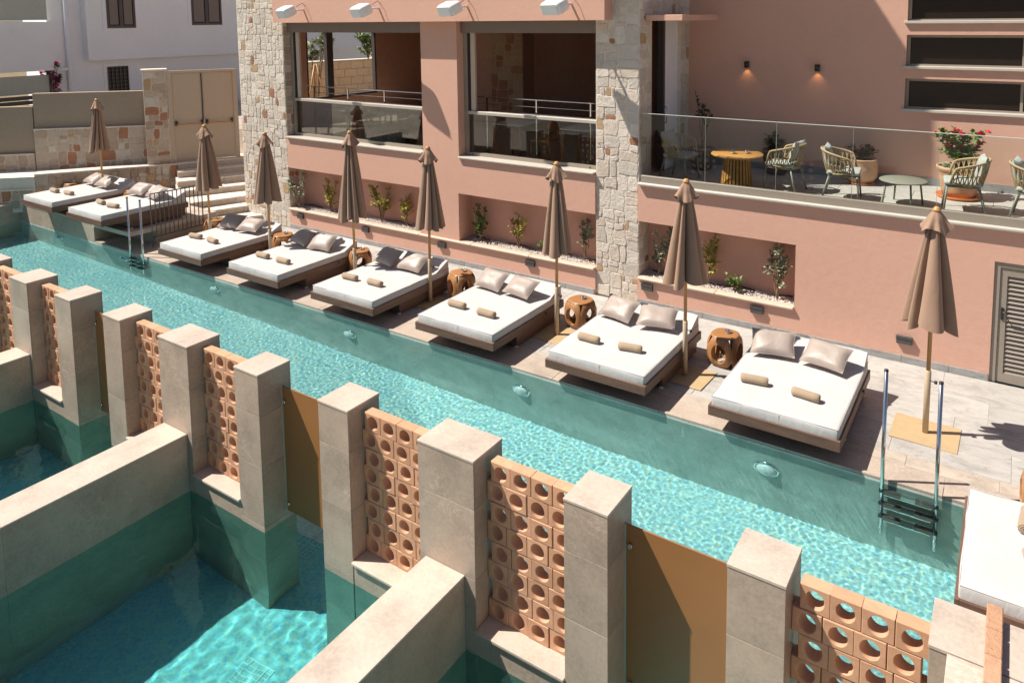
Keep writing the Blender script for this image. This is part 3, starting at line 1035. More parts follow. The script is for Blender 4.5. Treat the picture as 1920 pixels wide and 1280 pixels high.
# ------------------------------------------------------------------ raised platform, stairs and walls at the far left
PZ = .44
pf = box(-20.4, -3.079, -.03, -16.7, -.3, PZ - .05).obj('platform', M['tile'], kind='structure', caus=True)
MB().box(-16.72, -3.10, PZ - .10, -15.14, -1.0, PZ - .001, bev=.004).obj('platform_slab', M['captile'], pf)
box(-16.7, -2.45, -.03, -15.25, -.9, PZ - .10).obj('platform_block', M['tile'], pf)
pavers(-20.39, -16.73, -3.09, -2.3, .9, 'captile', .2, 'paver', PZ, pf, PZ - .05)
pavers(-20.39, -16.73, -2.3, -1.3, .9, 'captile', .6, 'paver', PZ, pf, PZ - .05)
pavers(-20.39, -16.73, -1.3, -.3, .9, 'captile', .0, 'paver', PZ, pf, PZ - .05)
stairs = thing('stone_stairs', 'curved flight of pale stone steps rising to the beige double door', 'stairs', (-16, 0, 0))
SE = [((-15.62, -1.15), (-14.80, .0)), ((-15.85, -1.12), (-15.28, .25)), ((-16.25, -1.0), (-15.70, .33)), ((-17.02, -.86), (-16.22, .62)), ((-17.40, -.62), (-16.60, .98)), ((-17.80, -.36), (-17.00, 1.22)), ((-18.10, -.16), (-17.25, 1.42))]
for i, (a, b) in enumerate(SE):
    z1 = .1685 * (i + 1)
    A = Vector(a); B = Vector(b)
    dirv = (B - A).normalized()
    nrm = Vector((-dirv.y, dirv.x))
    if i >= 3: B = B + dirv * .5
    bk = 1.2 if i < 6 else 1.6
    A2, B2 = A + nrm * bk, B + nrm * bk
    poly = [A, B, B2, A2]
    st = MB().prism([(p[0] + 16, p[1]) for p in poly], -.03 if i == 0 else z1 - .40, z1 - .03).obj('step', M['st0'], stairs)
    n = 4
    A1, B1 = A - nrm * .02, B - nrm * .02
    for k in range(n):
        p0 = A1.lerp(B1, k / n) + dirv * .004; p1 = A1.lerp(B1, (k + 1) / n) - dirv * .004
        q0 = p0 + nrm * (.75 if i < 6 else 1.4); q1 = p1 + nrm * (.75 if i < 6 else 1.4)
        MB().prism([(p[0] + 16, p[1]) for p in (p0, p1, q1, q0)], z1 - .032, z1 + rng.uniform(-.002, .002)).obj('tread_stone', M['st2'], st)
        r0 = A - nrm * .012; r1 = B - nrm * .012
        p0 = r0.lerp(r1, k / n) + dirv * .005; p1 = r0.lerp(r1, (k + 1) / n) - dirv * .005
        MB().prism([(p[0] + 16, p[1]) for p in (p0, p1, p1 + nrm * .011, p0 + nrm * .011)], z1 - .166, z1 - .034).obj('riser_stone', M['st6'], st)
def wall_run(name, label, a, b, z0, z1, thick, tgt, weights, capmat=None, cat='wall', group=None):
    A = Vector((*a, 0)); B = Vector((*b, 0))
    U = (B - A).normalized(); N = Vector((U.y, -U.x, 0))     # faces right of A->B
    o = thing(name, label, cat, (A.x, A.y, z0), 0, group)
    L = (B - A).length
    P = [A, B, B - N * thick, A - N * thick]
    MB().prism([(p.x - A.x, p.y - A.y) for p in P], 0, z1 - z0 - .03).obj('core', M['tanmortar'], o)
    if tgt:
        stone_face(o, (0, 0, 0), U, N, L, z1 - z0 - .035, tgt, rg, weights, cap=150)
    if capmat:
        k = max(1, int(L / .7))
        for q in range(k):
            p0 = A + U * (L * q / k + .002) + N * .035; p1 = A + U * (L * (q + 1) / k - .002) + N * .035
            MB().prism([(p.x - A.x, p.y - A.y) for p in (p0, p1, p1 - N * (thick + .05), p0 - N * (thick + .05))], z1 - z0 - .03, z1 - z0).obj('cap_stone', M[capmat], o)
    return o


# walls run so that the camera side is on the right of the direction of travel
wall_run('retaining_wall', 'low stone retaining wall behind the two raised daybeds', (-20.0, -2.86), (-18.12, -.10), PZ - .05, 1.17, .35, .05, STD, 'st2')
wall_run('low_bench_wall', 'lowest stone wall at the left edge beside the pool end', (-23.2, -5.9), (-20.02, -2.9), .3, .80, .5, .05, STD, 'st2')
pathp = MB().prism([(-18.12, -.10), (-20.0, -2.86), (-23.5, -6.2), (-24.5, -5.2), (-20.9, -2.3), (-18.7, -.1)], .2, 1.10)
pathp.obj('raised_path', M['mortar'], kind='structure')
wall_run('boundary_wall', 'taller stone boundary wall below the beige panel', (-20.95, -2.40), (-18.62, -.12), 1.0, 2.2, .3, .06, STD, 'st2')
wall_run('boundary_wall_end', 'stone boundary wall at the left edge below the lower beige panel', (-23.6, -5.0), (-20.97, -2.42), .9, 1.55, .3, .06, STD, 'st2')
def panel_run(label, a, b, z0, z1, off=.0):
    A = Vector((*a, 0)); B = Vector((*b, 0))
    U = (B - A).normalized(); N = Vector((U.y, -U.x, 0))
    o = thing('rendered_panel', label, 'wall', (A.x, A.y, z0), 0, 'beige parapet panels')
    P = [A - N * .06, B - N * .06, B - N * .22, A - N * .22]
    MB().prism([(p.x - A.x, p.y - A.y) for p in P], 0, z1 - z0 - .02).obj('panel', M['panelbeige'], o)
    P = [A - N * .05, B - N * .05, B - N * .23, A - N * .23]
    MB().prism([(p.x - A.x, p.y - A.y) for p in P], z1 - z0 - .018, z1 - z0).obj('capping', M['doorbeige'], o)


panel_run('beige rendered parapet panel above the taller stone wall', (-20.95, -2.40), (-18.62, -.12), 2.201, 3.14)
panel_run('lower beige rendered parapet panel at the left edge', (-23.6, -5.0), (-20.97, -2.42), 1.551, 2.80)
# pilaster and double door
o = thing('stone_pilaster', 'square stone gate pillar left of the beige double door', 'pillar', (-18.62, -.70, 1.0))
U = Vector((.47, .88, 0)); N = Vector((.88, -.47, 0))
P = [Vector((0, 0, 0)), U * .56, U * .56 - N * .4, -N * .4]
MB().prism([(p.x, p.y) for p in P], 0, 2.70).obj('core', M['tanmortar'], o)
stone_face(o, (0, 0, .02), U, N, .56, 2.66, .06, rg, STD)
P = [N * .03 - U * .03, U * .59 + N * .03, U * .59 - N * .42, -U * .03 - N * .42]
MB().prism([(p.x, p.y) for p in P], 2.701, 2.74).obj('cap_stone', M['st2'], o)
D0 = Vector((-18.34, -.20, 1.18))
o = thing('double_door', 'beige steel double door with red and black panic bars', 'door', D0, math.atan2(.88, .47))
W, H = 1.75, 2.50
m = MB().box(0, 0, 0, .11, .12, H).box(W - .11, 0, 0, W, .12, H).box(.11, 0, H - .07, W - .11, .12, H)
m.obj('frame', M['doorbeige'], o)
for s_, (a, b) in enumerate(((.115, W / 2 - .003), (W / 2 + .003, W - .115))):
    lf = MB().box(a, .03, .01, b, .075, H - .075, bev=.003).obj('leaf', M['doorbeige'], o)
    zz = 1.03
    MB().tube([(a + .06, .03, zz + .04), (a + .06, -.05, zz), (b - .06, -.05, zz), (b - .06, .03, zz + .04)], .013, 8).obj('push_bar', M['orangeclay'], lf)
    for xx in (a + .06, b - .06):
        MB().box(xx - .03, -.055, zz - .03, xx + .03, .0285, zz + .09, bev=.006).obj('latch_case', M['black'], lf)
MB().box(W / 2 - .045, .005, 1.1, W / 2 - .02, .0285, H - .10).obj('vertical_rod', M['black'], o)

# railing beside the second daybed
o = thing('pool_fence', 'black barred metal railing beside the raised daybed', 'railing', (-15.02, -2.66, .18))
MB().tube([(0, 0, 1.04), (0, 1.22, 1.0)], .014, 6).obj('top_rail', M['railgrey'], o)
MB().tube([(0, 0, .06), (0, 1.22, .06)], .014, 6).obj('bottom_rail', M['railgrey'], o)
for k in range(13):
    y = k * 1.22 / 12
    MB().box(-.008 - (.008 if k in (0, 12) else 0), y - .008, -.17 if k in (0, 12) else .06, .008, y + .008, 1.03).obj('bar', M['railgrey'], o)

# ------------------------------------------------------------------ neighbours behind
hs = thing('white_house', 'white rendered house in shade behind the boundary wall', 'house', (-25, 5, 0))
MB().box(-2, -5.0, -1.7, -.35, 9, 9).box(-.35, -3.96, 3.75, .0, 9, 9).obj('wall', M['whitewall'], hs)
for (y0, y1, z0, z1, xx, gr) in ((1.69, 2.66, 4.81, 6.25, 0, 0), (4.74, 5.98, 4.88, 6.3, 0, 0), (1.78, 2.46, 2.58, 3.48, -.35, 1)):
    y0 -= 5; y1 -= 5
    t_ = .13
    f = MB().box(xx + .002, y0 - t_, z0 - t_, xx + .02, y1 + t_, z0).box(xx + .002, y0 - t_, z1, xx + .02, y1 + t_, z1 + t_).box(xx + .002, y0 - t_, z0, xx + .02, y0, z1).box(xx + .002, y1, z0, xx + .02, y1 + t_, z1)
    wd = f.obj('window', M['whitewall'], hs)
    box(xx + .002, y0, z0, xx + .008, y1, z1).obj('pane', M['winpane'], wd)
    m = MB()
    ym = (y0 + y1) / 2
    for a, b in ((y0, y0 + .07), (ym - .06, ym + .06), (y1 - .07, y1)):
        m.box(xx + .008, a, z0, xx + .03, b, z1)
    m.box(xx + .008, y0, z0, xx + .028, y1, z0 + .09)
    if not gr:
        m.obj('joinery', M['winwood'], wd)
        box(xx + .0085, y0 + .1, z0 + .12, xx + .012, ym - .1, z1).obj('shutter', M['taupedark'], wd)
        box(xx + .0085, ym + .1, z0 + .12, xx + .012, y1 - .1, z1).obj('shutter', M['taupedark'], wd)
    else:
        g_ = MB()
        for q in range(6):
            yy = y0 + (y1 - y0) * q / 5
            g_.box(xx + .03, yy - .012, z0, xx + .05, yy + .012, z1)
        for q in range(8):
            z_ = z0 + (z1 - z0) * q / 7
            g_.box(xx + .035, y0, z_ - .012, xx + .045, y1, z_ + .012)
        g_.obj('grille', M['railgrey'], wd)
MB().tube([(-.28, -4.45, -1), (-.28, -4.45, 9)], .07, 10).obj('drainpipe', M['whitewall'], hs)
MB().box(-.35, -5.0, 3.45, -.24, -4.45, 3.55).obj('ledge', M['whitewall'], hs)
nb = thing('neighbour_terrace', 'white neighbouring terrace wall with frosted glass at the top left', 'building', (-25, -3, 0))
MB().box(-.3, -8, 3.5, .0, 2.98, 5.04).box(-.6, -8, -1.7, -.3, 2.98, 2.3).obj('wall', M['whitewall'], nb)
MB().box(-.2, -8, 5.1, -.17, 2.95, 6.6).obj('upper_glass', M['frost'], nb)
MB().box(-.2, -8, 2.78, -.17, 2.88, 3.36).obj('lower_glass', M['frost'], nb)
MB().box(-.22, 2.88, 2.3, -.14, 2.94, 3.5).obj('post', M['winwood'], nb)
for k in range(3):
    box(-.02, -8, 2.32 + k * .15, .0, 2.9, 2.32 + k * .15 + .125).obj('fence_slat', M['dark'], nb)
fb = thing('far_house', 'cream house seen through the gap at the far left', 'house', (-34, -2, 0))
MB().box(-3, -8, -1.7, 0, 12, 3.6).obj('wall', M['limeblock'], fb)
# courtyard seen through the restaurant side window
cw = wall_run('courtyard_wall', 'block stone courtyard wall seen through the left restaurant window', (-19.3, 4.6), (-18.7, 9.2), 1.9, 3.62, .4, None, STD, 'st2')
A = Vector((0, 0, 0)); U = Vector((.6, 4.6, 0)).normalized(); N = Vector((U.y, -U.x, 0))
for r_ in range(6):
    x = -(.25 if r_ % 2 else 0)
    while x < 4.6:
        a, b = max(0, x), min(4.62, x + .52)
        if b - a > .1:
            P = [U * (a + .008) + N * .001, U * (b - .008) + N * .001, U * (b - .008) + N * .03, U * (a + .008) + N * .03]
            MB().prism([(p.x, p.y) for p in P], r_ * .28 + .008, r_ * .28 + .272).obj('block', M['limeblock'], cw)
        x += .52
MB().box(-24.5, 1.65, -1.7, -15.62, 12, 1.9).obj('courtyard', M['deckbeige'], kind='structure')

# ------------------------------------------------------------------ daybeds
BW, BL = 1.504, 1.967


def soft_box(x0, y0, z0, x1, y1, z1, r, nx, ny, amp, seed, wr=0):
    """upholstered block: rounded edges, slightly domed and uneven top"""
    bm = bmesh.new()
    bmesh.ops.create_cube(bm, size=1)
    for v in bm.verts:
        v.co = Vector(((x0 + x1) / 2 + v.co.x * (x1 - x0), (y0 + y1) / 2 + v.co.y * (y1 - y0), (z0 + z1) / 2 + v.co.z * (z1 - z0)))
    bmesh.ops.bevel(bm, geom=list(bm.edges), offset=r, segments=3, affect='EDGES', profile=.5)
    for k in range(1, nx):
        x = x0 + (x1 - x0) * k / nx
        bmesh.ops.bisect_plane(bm, geom=list(bm.verts) + list(bm.edges) + list(bm.faces), plane_co=(x, 0, 0), plane_no=(1, 0, 0))
    for k in range(1, ny):
        y = y0 + (y1 - y0) * k / ny
        bmesh.ops.bisect_plane(bm, geom=list(bm.verts) + list(bm.edges) + list(bm.faces), plane_co=(0, y, 0), plane_no=(0, 1, 0))
    for z in (z0 + (z1 - z0) * .35, z0 + (z1 - z0) * .65):
        bmesh.ops.bisect_plane(bm, geom=list(bm.verts) + list(bm.edges) + list(bm.faces), plane_co=(0, 0, z), plane_no=(0, 0, 1))
    for v in bm.verts:
        p = v.co
        tz = (p.z - z0) / (z1 - z0)
        v.co.z += amp * noise.noise((p.x * 3, p.y * 3, seed)) * tz + .006 * noise.noise((p.x * 9, p.y * 9, seed)) * tz * .4
        side = .006 * noise.noise((p.x * 7, p.z * 5, seed + 3)) + wr * noise.noise((p.x * 17, p.y * 2, seed + 9))
        if p.y < y0 + r * 1.2: v.co.y += side - .006 * math.sin(math.pi * tz)
        if p.x > x1 - r * 1.2: v.co.x += .005 * noise.noise((p.y * 7, p.z * 5, seed + 5)) + .005 * math.sin(math.pi * tz)
    bm.verts.index_update()
    m = MB().add([v.co[:] for v in bm.verts], [[v.index for v in f.verts] for f in bm.faces], True)
    bm.free()
    return m


def make_daybed():
    o = thing('daybed', 'x', 'daybed', (0, 0, 0), 0, 'white double daybeds beside the pool')
    w, l = BW / 2, BL / 2
    z0, z1 = .215, .338
    MB().box(-w, -l, z0, w, -l + .035, z1, bev=.003).obj('front_board', M['frame'], o)
    MB().box(-w, l - .035, z0, w, l, z1, bev=.003).obj('back_board', M['frame'], o)
    for s_ in (-1, 1):
        MB().box(min(s_ * w, s_ * (w - .035)), -l + .036, z0, max(s_ * w, s_ * (w - .035)), l - .036, z1, bev=.003).obj('side_board', M['frameY'], o)
    box(-w + .036, -l + .036, z0 + .03, w - .036, l - .036, z0 + .06).obj('slat_base', M['frame'], o)
    MB().box(-w + .05, -l + .66, .03, w - .05, l - .05, z0 - .002, bev=.003).obj('plinth', M['frameY'], o)
    for sx in (-1, 1):
        for yy in (-l + .68, l - .12):
            MB().lathe([(.0, .03), (.025, .03), (.03, 0), (0, 0)], 10, (sx * (w - .08), yy, 0)).obj('foot', M['speaker'], o)
    mt = soft_box(-w + .028, -l + .028, z0 + .065, w - .028, l - .02, .452, .022, 10, 14, .008, 1.7, .006).obj('mattress', M['white'], o)
    xa, xb, ya, yb, zt = -w + .031, w - .031, -l + .031, l - .024, .447
    sm = MB().tube([(xa, yb, zt), (xa, ya, zt), (xb, ya, zt), (xb, yb, zt)], .0045, 5)
    sm.tube([(xa, yb, .292), (xa, ya, .292), (xb, ya, .292), (xb, yb, .292)], .0045, 5)
    sm.obj('piping', M['white'], mt)
    MB().box(.08, -l + .0215, .29, .083, -l + .024, .445).obj('seam', M['pillow'], mt)
    # sloping head bolster
    m = MB()
    prof = [(-.0, .446), (.03, .459), (.34, .59), (.375, .595), (.385, .58), (.385, .446)]
    vs = []; fs = []
    n = 14
    for k in range(n + 1):
        x = -w + .034 + (BW - .068) * k / n
        e = .012 if k in (0, n) else 0
        for (y, z) in prof:
            vs.append((x, l - .41 + y + (e if y < .1 else -e), z - e * .5 + .004 * noise.noise((x * 4, y * 6, 2))))
    q = len(prof)
    for k in range(n):
        for j in range(q):
            j2 = (j + 1) % q
            fs.append((k * q + j, (k + 1) * q + j, (k + 1) * q + j2, k * q + j2)[::-1])
    fs.append(tuple(range(q))[::1]); fs.append(tuple(n * q + j for j in reversed(range(q))))
    m.add(vs, fs, False)
    m.obj('head_bolster', M['white'], o)
    MB().tube([(w + .001, .42, .30), (w + .02, .42, .30)], .018, 10).obj('bolt', M['black'], o)
    return o


bed0 = make_daybed()
# centre x, front y, floor z
zf = .9794
BEDS = [(-18.30, -3.55, PZ, 0), (-16.06, -3.58, PZ, 0), (-13.09, -3.209, 0, 0), (-10.76, -3.209, 0, 0), (-8.385, -3.209, 0, 0), (-5.965, -3.209, 0, 0), (-3.575, -3.209, 0, 0), (-1.245, -3.209, 0, 0), (1.70, -4.27, 0, R(-90))]
bed_where = ['on the raised platform, leftmost of all', 'on the raised platform beside the barred railing', 'nearest the stone steps on the lower deck', 'fourth from the left', 'fifth from the left', 'sixth from the left',
             'seventh from the left', 'left of the near ladder', 'cut off by the right edge of the picture']
bed_short = ['leftmost raised daybed', 'raised daybed beside the railing', 'daybed nearest the stone steps', 'fourth daybed from the left', 'fifth daybed from the left', 'sixth daybed from the left', 'seventh daybed from the left', 'largest complete daybed near the ladder', 'daybed cut by the right edge']
BEDC = []
for i, (x, y, z, rz) in enumerate(BEDS):
    o = bed0 if i == 0 else copy_tree(bed0)
    o.location = (x, y + BL / 2, z) if rz == 0 else (x, y, z)
    o.rotation_euler[2] = rz
    o['label'] = 'white daybed in a dark timber frame ' + bed_where[i]
    BEDC.append(o)


# pillows
def make_pillow(w, h, t, seed):
    n = 12
    vs = []; fs = []
    for side in (1, -1):
        for j in range(n + 1):
            for i in range(n + 1):
                u = -1 + 2 * i / n; v = -1 + 2 * j / n
                px = u * w / 2 * (1 - .07 * (1 - abs(v) ** 2.0) * abs(u) ** 3) * (1 + .02 * abs(v))
                py = v * h / 2 * (1 - .09 * (1 - abs(u) ** 2.0) * abs(v) ** 3) * (1 + .02 * abs(u))
                e = max(0, (1 - abs(u) ** 3.2)) ** .5 * max(0, (1 - abs(v) ** 3.2)) ** .5
                z = t / 2 * e * (1 + .22 * noise.noise((u * 1.7, v * 1.7, seed + side)))
                vs.append((px, py, side * z))
    k = (n + 1) ** 2
    for j in range(n):
        for i in range(n):
            a = j * (n + 1) + i
            fs.append((a, a + 1, a + n + 2, a + n + 1)); fs.append((k + a, k + a + n + 1, k + a + n + 2, k + a + 1))
    m = MB().add(vs, fs, True)
    return m


pil_me = [make_pillow(.56, .385, .16, s_).mesh('pillow', M['pillow']) for s_ in (1.0, 5.0, 9.0)]
seam_me = MB().tube([(-.283, -.194, 0), (0, -.177, 0), (.283, -.194, 0), (.262, 0, 0), (.283, .194, 0), (0, .177, 0), (-.283, .194, 0), (-.262, 0, 0), (-.283, -.194, 0)], .0035, 5).mesh('piping', M['pillow'])
def towel_mesh(seed):
    m = MB()
    n, L, r = 22, .325, .056
    prof = [(0.0, -L / 2 + .004), (r * .8, -L / 2), (r, -L / 2 + .012)] + [(r, -L / 2 + .012 + (L - .024) * k / 6) for k in range(1, 7)] + [(r * .8, L / 2), (0.0, L / 2 - .004)]
    m.lathe(prof, n, (0, 0, 0), True, lambda rr, z, a: rr * (1 + .05 * noise.noise((math.cos(a) * 1.2, math.sin(a) * 1.2, z * 7 + seed))))
    m.xf(Matrix.Rotation(R(90), 4, 'Y'))
    m.v = [(x, y, (z + r) * .93) for x, y, z in m.v]
    return m.mesh('towel_roll', M['towel'])


tow_me = [towel_mesh(s_) for s_ in (1, 4, 8)]
def spiral():
    m = MB(); pts = []
    for k in range(40):
        a = k * .42; rr = .006 + .0011 * k
        pts.append((0, rr * math.cos(a), rr * math.sin(a)))
    m.tube(pts, .003, 5)
    return m.mesh('rolled_edge', M['towel'])
spi_me = spiral()


def put(o, bed, lx, ly, lz, rot):
    bm_ = Matrix.Translation(bed.location) @ Matrix.Rotation(bed.rotation_euler[2], 4, 'Z')
    mw = bm_ @ Matrix.Translation((lx, ly, lz)) @ rot
    o.matrix_world = mw
    o.location = mw.to_translation(); o.rotation_euler = mw.to_euler()


for i, bd in enumerate(BEDC):
    for s_ in (0, 1):
        side = ['left', 'right'][s_]
        o = mobj('pillow', pil_me[(i + s_ * 2) % 3], None, 'taupe satin pillow, %s one on the %s' % (side, bed_short[i]), 'pillow', 'taupe satin pillows on the daybeds')
        mobj('piping', seam_me, o)
        x = (-.38 if s_ == 0 else .26) + rng.uniform(-.03, .03)
        rot = Matrix.Rotation(R(rng.uniform(-13, 13)), 4, 'Z') @ Matrix.Rotation(R(34 + rng.uniform(-9, 6)), 4, 'X')
        put(o, bd, x, .50 + rng.uniform(-.02, .02), .618, rot)
        if i == 8 and s_ == 0: pass
        t_ = mobj('towel_roll', tow_me[(i + s_) % 3], None, 'rolled beige towel, %s one on the %s' % (side, bed_short[i]), 'towel', 'rolled towels on the daybeds')
        mobj('rolled_edge', spi_me, t_, loc=(.161, 0, .052))
        rz = R(rng.uniform(-9, 9))
        put(t_, bd, (-.36 if s_ == 0 else .24) + rng.uniform(-.02, .02), (-.42 if i < 8 else -.50) + rng.uniform(-.05, .05), .452, Matrix.Rotation(rz, 4, 'Z'))

# ------------------------------------------------------------------ parasols
def fold_canopy(seed, top, bot, rb, n=144):
    rg2 = random.Random(seed)
    ws = [rg2.uniform(.9, 1.5), rg2.uniform(.45, .7), rg2.uniform(.35, .6), rg2.uniform(.8, 1.4), rg2.uniform(.35, .55), rg2.uniform(.6, 1.0), rg2.uniform(.35, .6), rg2.uniform(.5, .9)]
    rg2.shuffle(ws)
    tot = sum(ws)
    edges = [0]
    for w_ in ws: edges.append(edges[-1] + w_ / tot)
    amps = [rg2.uniform(.72, 1.0) for _ in ws]
    skew = [rg2.uniform(.55, 1.8) for _ in ws]
    lens = [rg2.uniform(-.06, .05) for _ in ws]
    slo = [rg2.uniform(-.09, .09) for _ in ws]
    ph = rg2.uniform(0, 1)
    rows = 20
    vs = []; fs = []
    for j in range(rows + 1):
        t_ = j / rows
        for k in range(n):
            a = 2 * math.pi * k / n
            u = (k / n + ph + .05 * t_ * math.sin(seed)) % 1.0
            q = 0
            while q < len(ws) - 1 and u > edges[q + 1]: q += 1
            s_ = (u - edges[q]) / (edges[q + 1] - edges[q])
            p_ = max(0.0, math.sin(math.pi * s_ ** skew[q])) ** .42
            base = .022 + .035 * t_
            big = .085 + (rb - .085) * (t_ ** .9)
            r = base + (big - base) * p_ * amps[q]
            r *= 1 + .022 * math.sin(9 * a + 3 * t_ + seed) * t_
            z = lerp(top, bot, t_) + (lens[q] + slo[q] * (s_ - .5) + .05 * (1 - p_)) * t_ ** 3
            tw = .22 * t_ * (s_ - .5) * math.copysign(1, skew[q] - 1)
            vs.append((r * math.cos(a + tw), r * math.sin(a + tw), z))
    for j in range(rows):
        for k in range(n):
            k2 = (k + 1) % n
            fs.append((j * n + k, (j + 1) * n + k, (j + 1) * n + k2, j * n + k2))
    return MB().add(vs, fs, True)


def fold_cap(seed, top, bot, rb, n=80):
    rg2 = random.Random(seed + 50)
    ph = rg2.uniform(0, 6.28); vs = []; fs = []
    rows = 9
    for j in range(rows + 1):
        t_ = j / rows
        for k in range(n):
            a = 2 * math.pi * k / n
            wv = math.sin(5 * a + ph) * .55 + math.sin(9 * a + ph * 2) * .3 + .35 * math.sin(2 * a + ph)
            pr = .036 + (rb * .72 - .036) * math.sin(min(1, t_ * 1.35) * math.pi / 2) + rb * .30 * max(0, t_ - .6) / .4
            r = pr * (1 + .24 * wv * t_ ** 1.5)
            z = lerp(top, bot, t_) + .035 * t_ * math.sin(3 * a + ph * 1.3) + .02 * t_ * wv
            vs.append((r * math.cos(a), r * math.sin(a), z))
    for j in range(rows):
        for k in range(n):
            k2 = (k + 1) % n
            fs.append((j * n + k, (j + 1) * n + k, (j + 1) * n + k2, j * n + k2))
    return MB().add(vs, fs, True)


PAR = [(-18.25, -2.06, PZ, 2.68), (-13.95, -1.95, 0, 2.76), (-11.68, -2.09, 0, 2.78), (-9.25, -2.07, 0, 2.99), (-7.62, -1.84, 0, 2.80), (-4.99, -1.83, 0, 2.79), (-2.765, -2.02, 0, 2.79), (.222, -1.87, 0, 2.77)]
par_lab = ['between the two raised daybeds at far left', 'in front of the stone steps', 'in front of the stone tower', 'before the left window and niche', 'before the pier between the windows', 'just left of the stone pillar', 'before the glass terrace, right of the stone pillar', 'on a fully visible sand coloured plate at right']
for i, (x, y, z, top) in enumerate(PAR):
    o = thing('parasol', 'closed taupe parasol on a timber pole ' + par_lab[i], 'parasol', (x, y, z), R(rng.uniform(-6, 6)), 'closed parasols beside the daybeds')
    o.rotation_euler[0] = R(rng.uniform(-.5, .5)); o.rotation_euler[1] = R(rng.uniform(-.5, .5))
    MB().box(-.36, -.30, .001, .36, .30, .012, bev=.002).obj('base_plate', M['sand'], o)
    MB().lathe([(.0, .012), (.034, .012), (.034, .78), (.030, .785), (0, .785)], 20).obj('sleeve', M['sleeve'], o)
    kn = MB().tube([(.03, 0, .66), (.085, -.01, .66)], .006, 6).lathe([(0, .015), (.018, .015), (.018, -.015), (0, -.015)], 10, (.085, -.01, .66)).obj('clamp_knob', M['black'], o)
    MB().tube([(0, 0, .786), (0, 0, top - .05)], .024, 16).obj('pole', M['pole'], o)
    cb = 1.36 + rng.uniform(-.03, .03)
    fold_canopy(i * 3 + 1, top - .20, cb, (.30 if i < 6 else .335) + rng.uniform(-.01, .02)).obj('canopy', M['canopy'], o)
    fold_cap(i, top - .045, top - .27, .15).obj('vent_cap', M['canopy'], o)
    MB().lathe([(.040, 0), (.05, .008), (.048, .02), (.032, .04), (.024, .052), (.0, .055)], 20, (0, 0, top - .055)).obj('finial', M['pole'], o)
    for k in range(2):
        a = 2.2 + k * 1.0
        MB().box(-.012, -.003, 0, .012, .003, .13).xf(Matrix.Translation((.085 * math.cos(a), .085 * math.sin(a) - .04, top - .45))).obj('rib_end', M['steel'], o)
    m = MB()
    for k in range(8):
        a = k * math.pi / 4
        m.tube([(.04 * math.cos(a), .04 * math.sin(a), top - .35), (.12 * math.cos(a), .12 * math.sin(a), cb + .07)], .008, 5)
    m.obj('ribs', M['pole'], o)

# ------------------------------------------------------------------ carved side tables and ashtrays
def stool_mesh(shift):
    m = MB()
    rows = []
    def rad(z):                       # rounded barrel
        t_ = z / .43
        return .25 * (1 - .24 * abs(2 * t_ - 1) ** 4.0)
    nsec = 4
    def P(th, z, inn):
        r_ = rad(z) - (.065 if inn else 0)
        c, s_ = math.cos(th), math.sin(th)
        k = 1 / (abs(c) ** 3.2 + abs(s_) ** 3.2) ** (1 / 3.2)
        return (r_ * k * c * .93, r_ * k * s_ * .93, z)
    hs_ = math.pi / nsec
    for sct in range(nsec):
        th0 = sct * 2 * math.pi / nsec
        zc, rz_, rt = .205, .138, .47
        n = 28
        for inn in (0, 1):
            grid = []
            for q in range(6):
                f = q / 5
                ring = []
                for k in range(n):
                    a = 2 * math.pi * (k + .5) / n
                    ex, ez = rt * math.cos(a), rz_ * math.sin(a)
                    zl = (.43 - zc) if math.sin(a) > 0 else zc
                    kk = 1 / max(abs(math.cos(a)) / hs_, abs(math.sin(a)) / zl)
                    bx_, bz = math.cos(a) * kk, math.sin(a) * kk
                    ring.append(P(th0 + lerp(ex, bx_, f), zc + lerp(ez, bz, f), inn))
                grid.append(ring)
            vs = [p for ring in grid for p in ring]
            fs = []
            for q in range(5):
                for k in range(n):
                    k2 = (k + 1) % n
                    f = (q * n + k, q * n + k2, (q + 1) * n + k2, (q + 1) * n + k)
                    fs.append(f[::-1] if not inn else f)
            m.add(vs, fs, True)
        # hole wall
        vs = []; fs = []
        for k in range(n):
            a = 2 * math.pi * (k + .5) / n
            for inn in (0, 1):
                vs.append(P(th0 + rt * math.cos(a), zc + rz_ * math.sin(a), inn))
        for k in range(n):
            k2 = (k + 1) % n
            fs.append((2 * k, 2 * k + 1, 2 * k2 + 1, 2 * k2))
        m.add(vs, fs, True)
    return m


stool_m = stool_mesh(0).mesh('body', M['teak'])
top_m = MB()
vs = []; fs = []
n = 48
for j, (f, z) in enumerate(((0, .442), (.5, .443), (.85, .441), (.97, .436), (1.0, .428))):
    for k in range(n):
        a = 2 * math.pi * k / n
        c, s_ = math.cos(a), math.sin(a)
        q = 1 / (abs(c) ** 2.8 + abs(s_) ** 2.8) ** (1 / 2.8)
        vs.append((.192 * q * f * c, .192 * q * f * s_, z))
for j in range(4):
    for k in range(n):
        k2 = (k + 1) % n
        fs.append((j * n + k, (j + 1) * n + k, (j + 1) * n + k2, j * n + k2))
top_m.add(vs, fs, True)
t = NT('teak end grain')
v = t.coord(rnd=3)
sep = t.n('ShaderNodeTexWave', wave_type='RINGS', rings_direction='Z')
sep.inputs['Scale'].default_value = 14; sep.inputs['Distortion'].default_value = 3.5; sep.inputs['Detail'].default_value = 3
t.l(v, sep.inputs['Vector'])
M['teaktop'] = t.fin(t.ramp(sep.outputs['Fac'], [(.1, (.27, .115, .045)), (.6, (.38, .18, .07)), (1, (.45, .225, .095))]), .32, None, .5)
top_me = top_m.mesh('top', M['teaktop'])
ash_out = MB().lathe([(0, .002), (.038, .0), (.05, .02), (.046, .036), (.04, .038), (.036, .022), (0, .014)], 24).mesh('ashtray', M['chrome'])
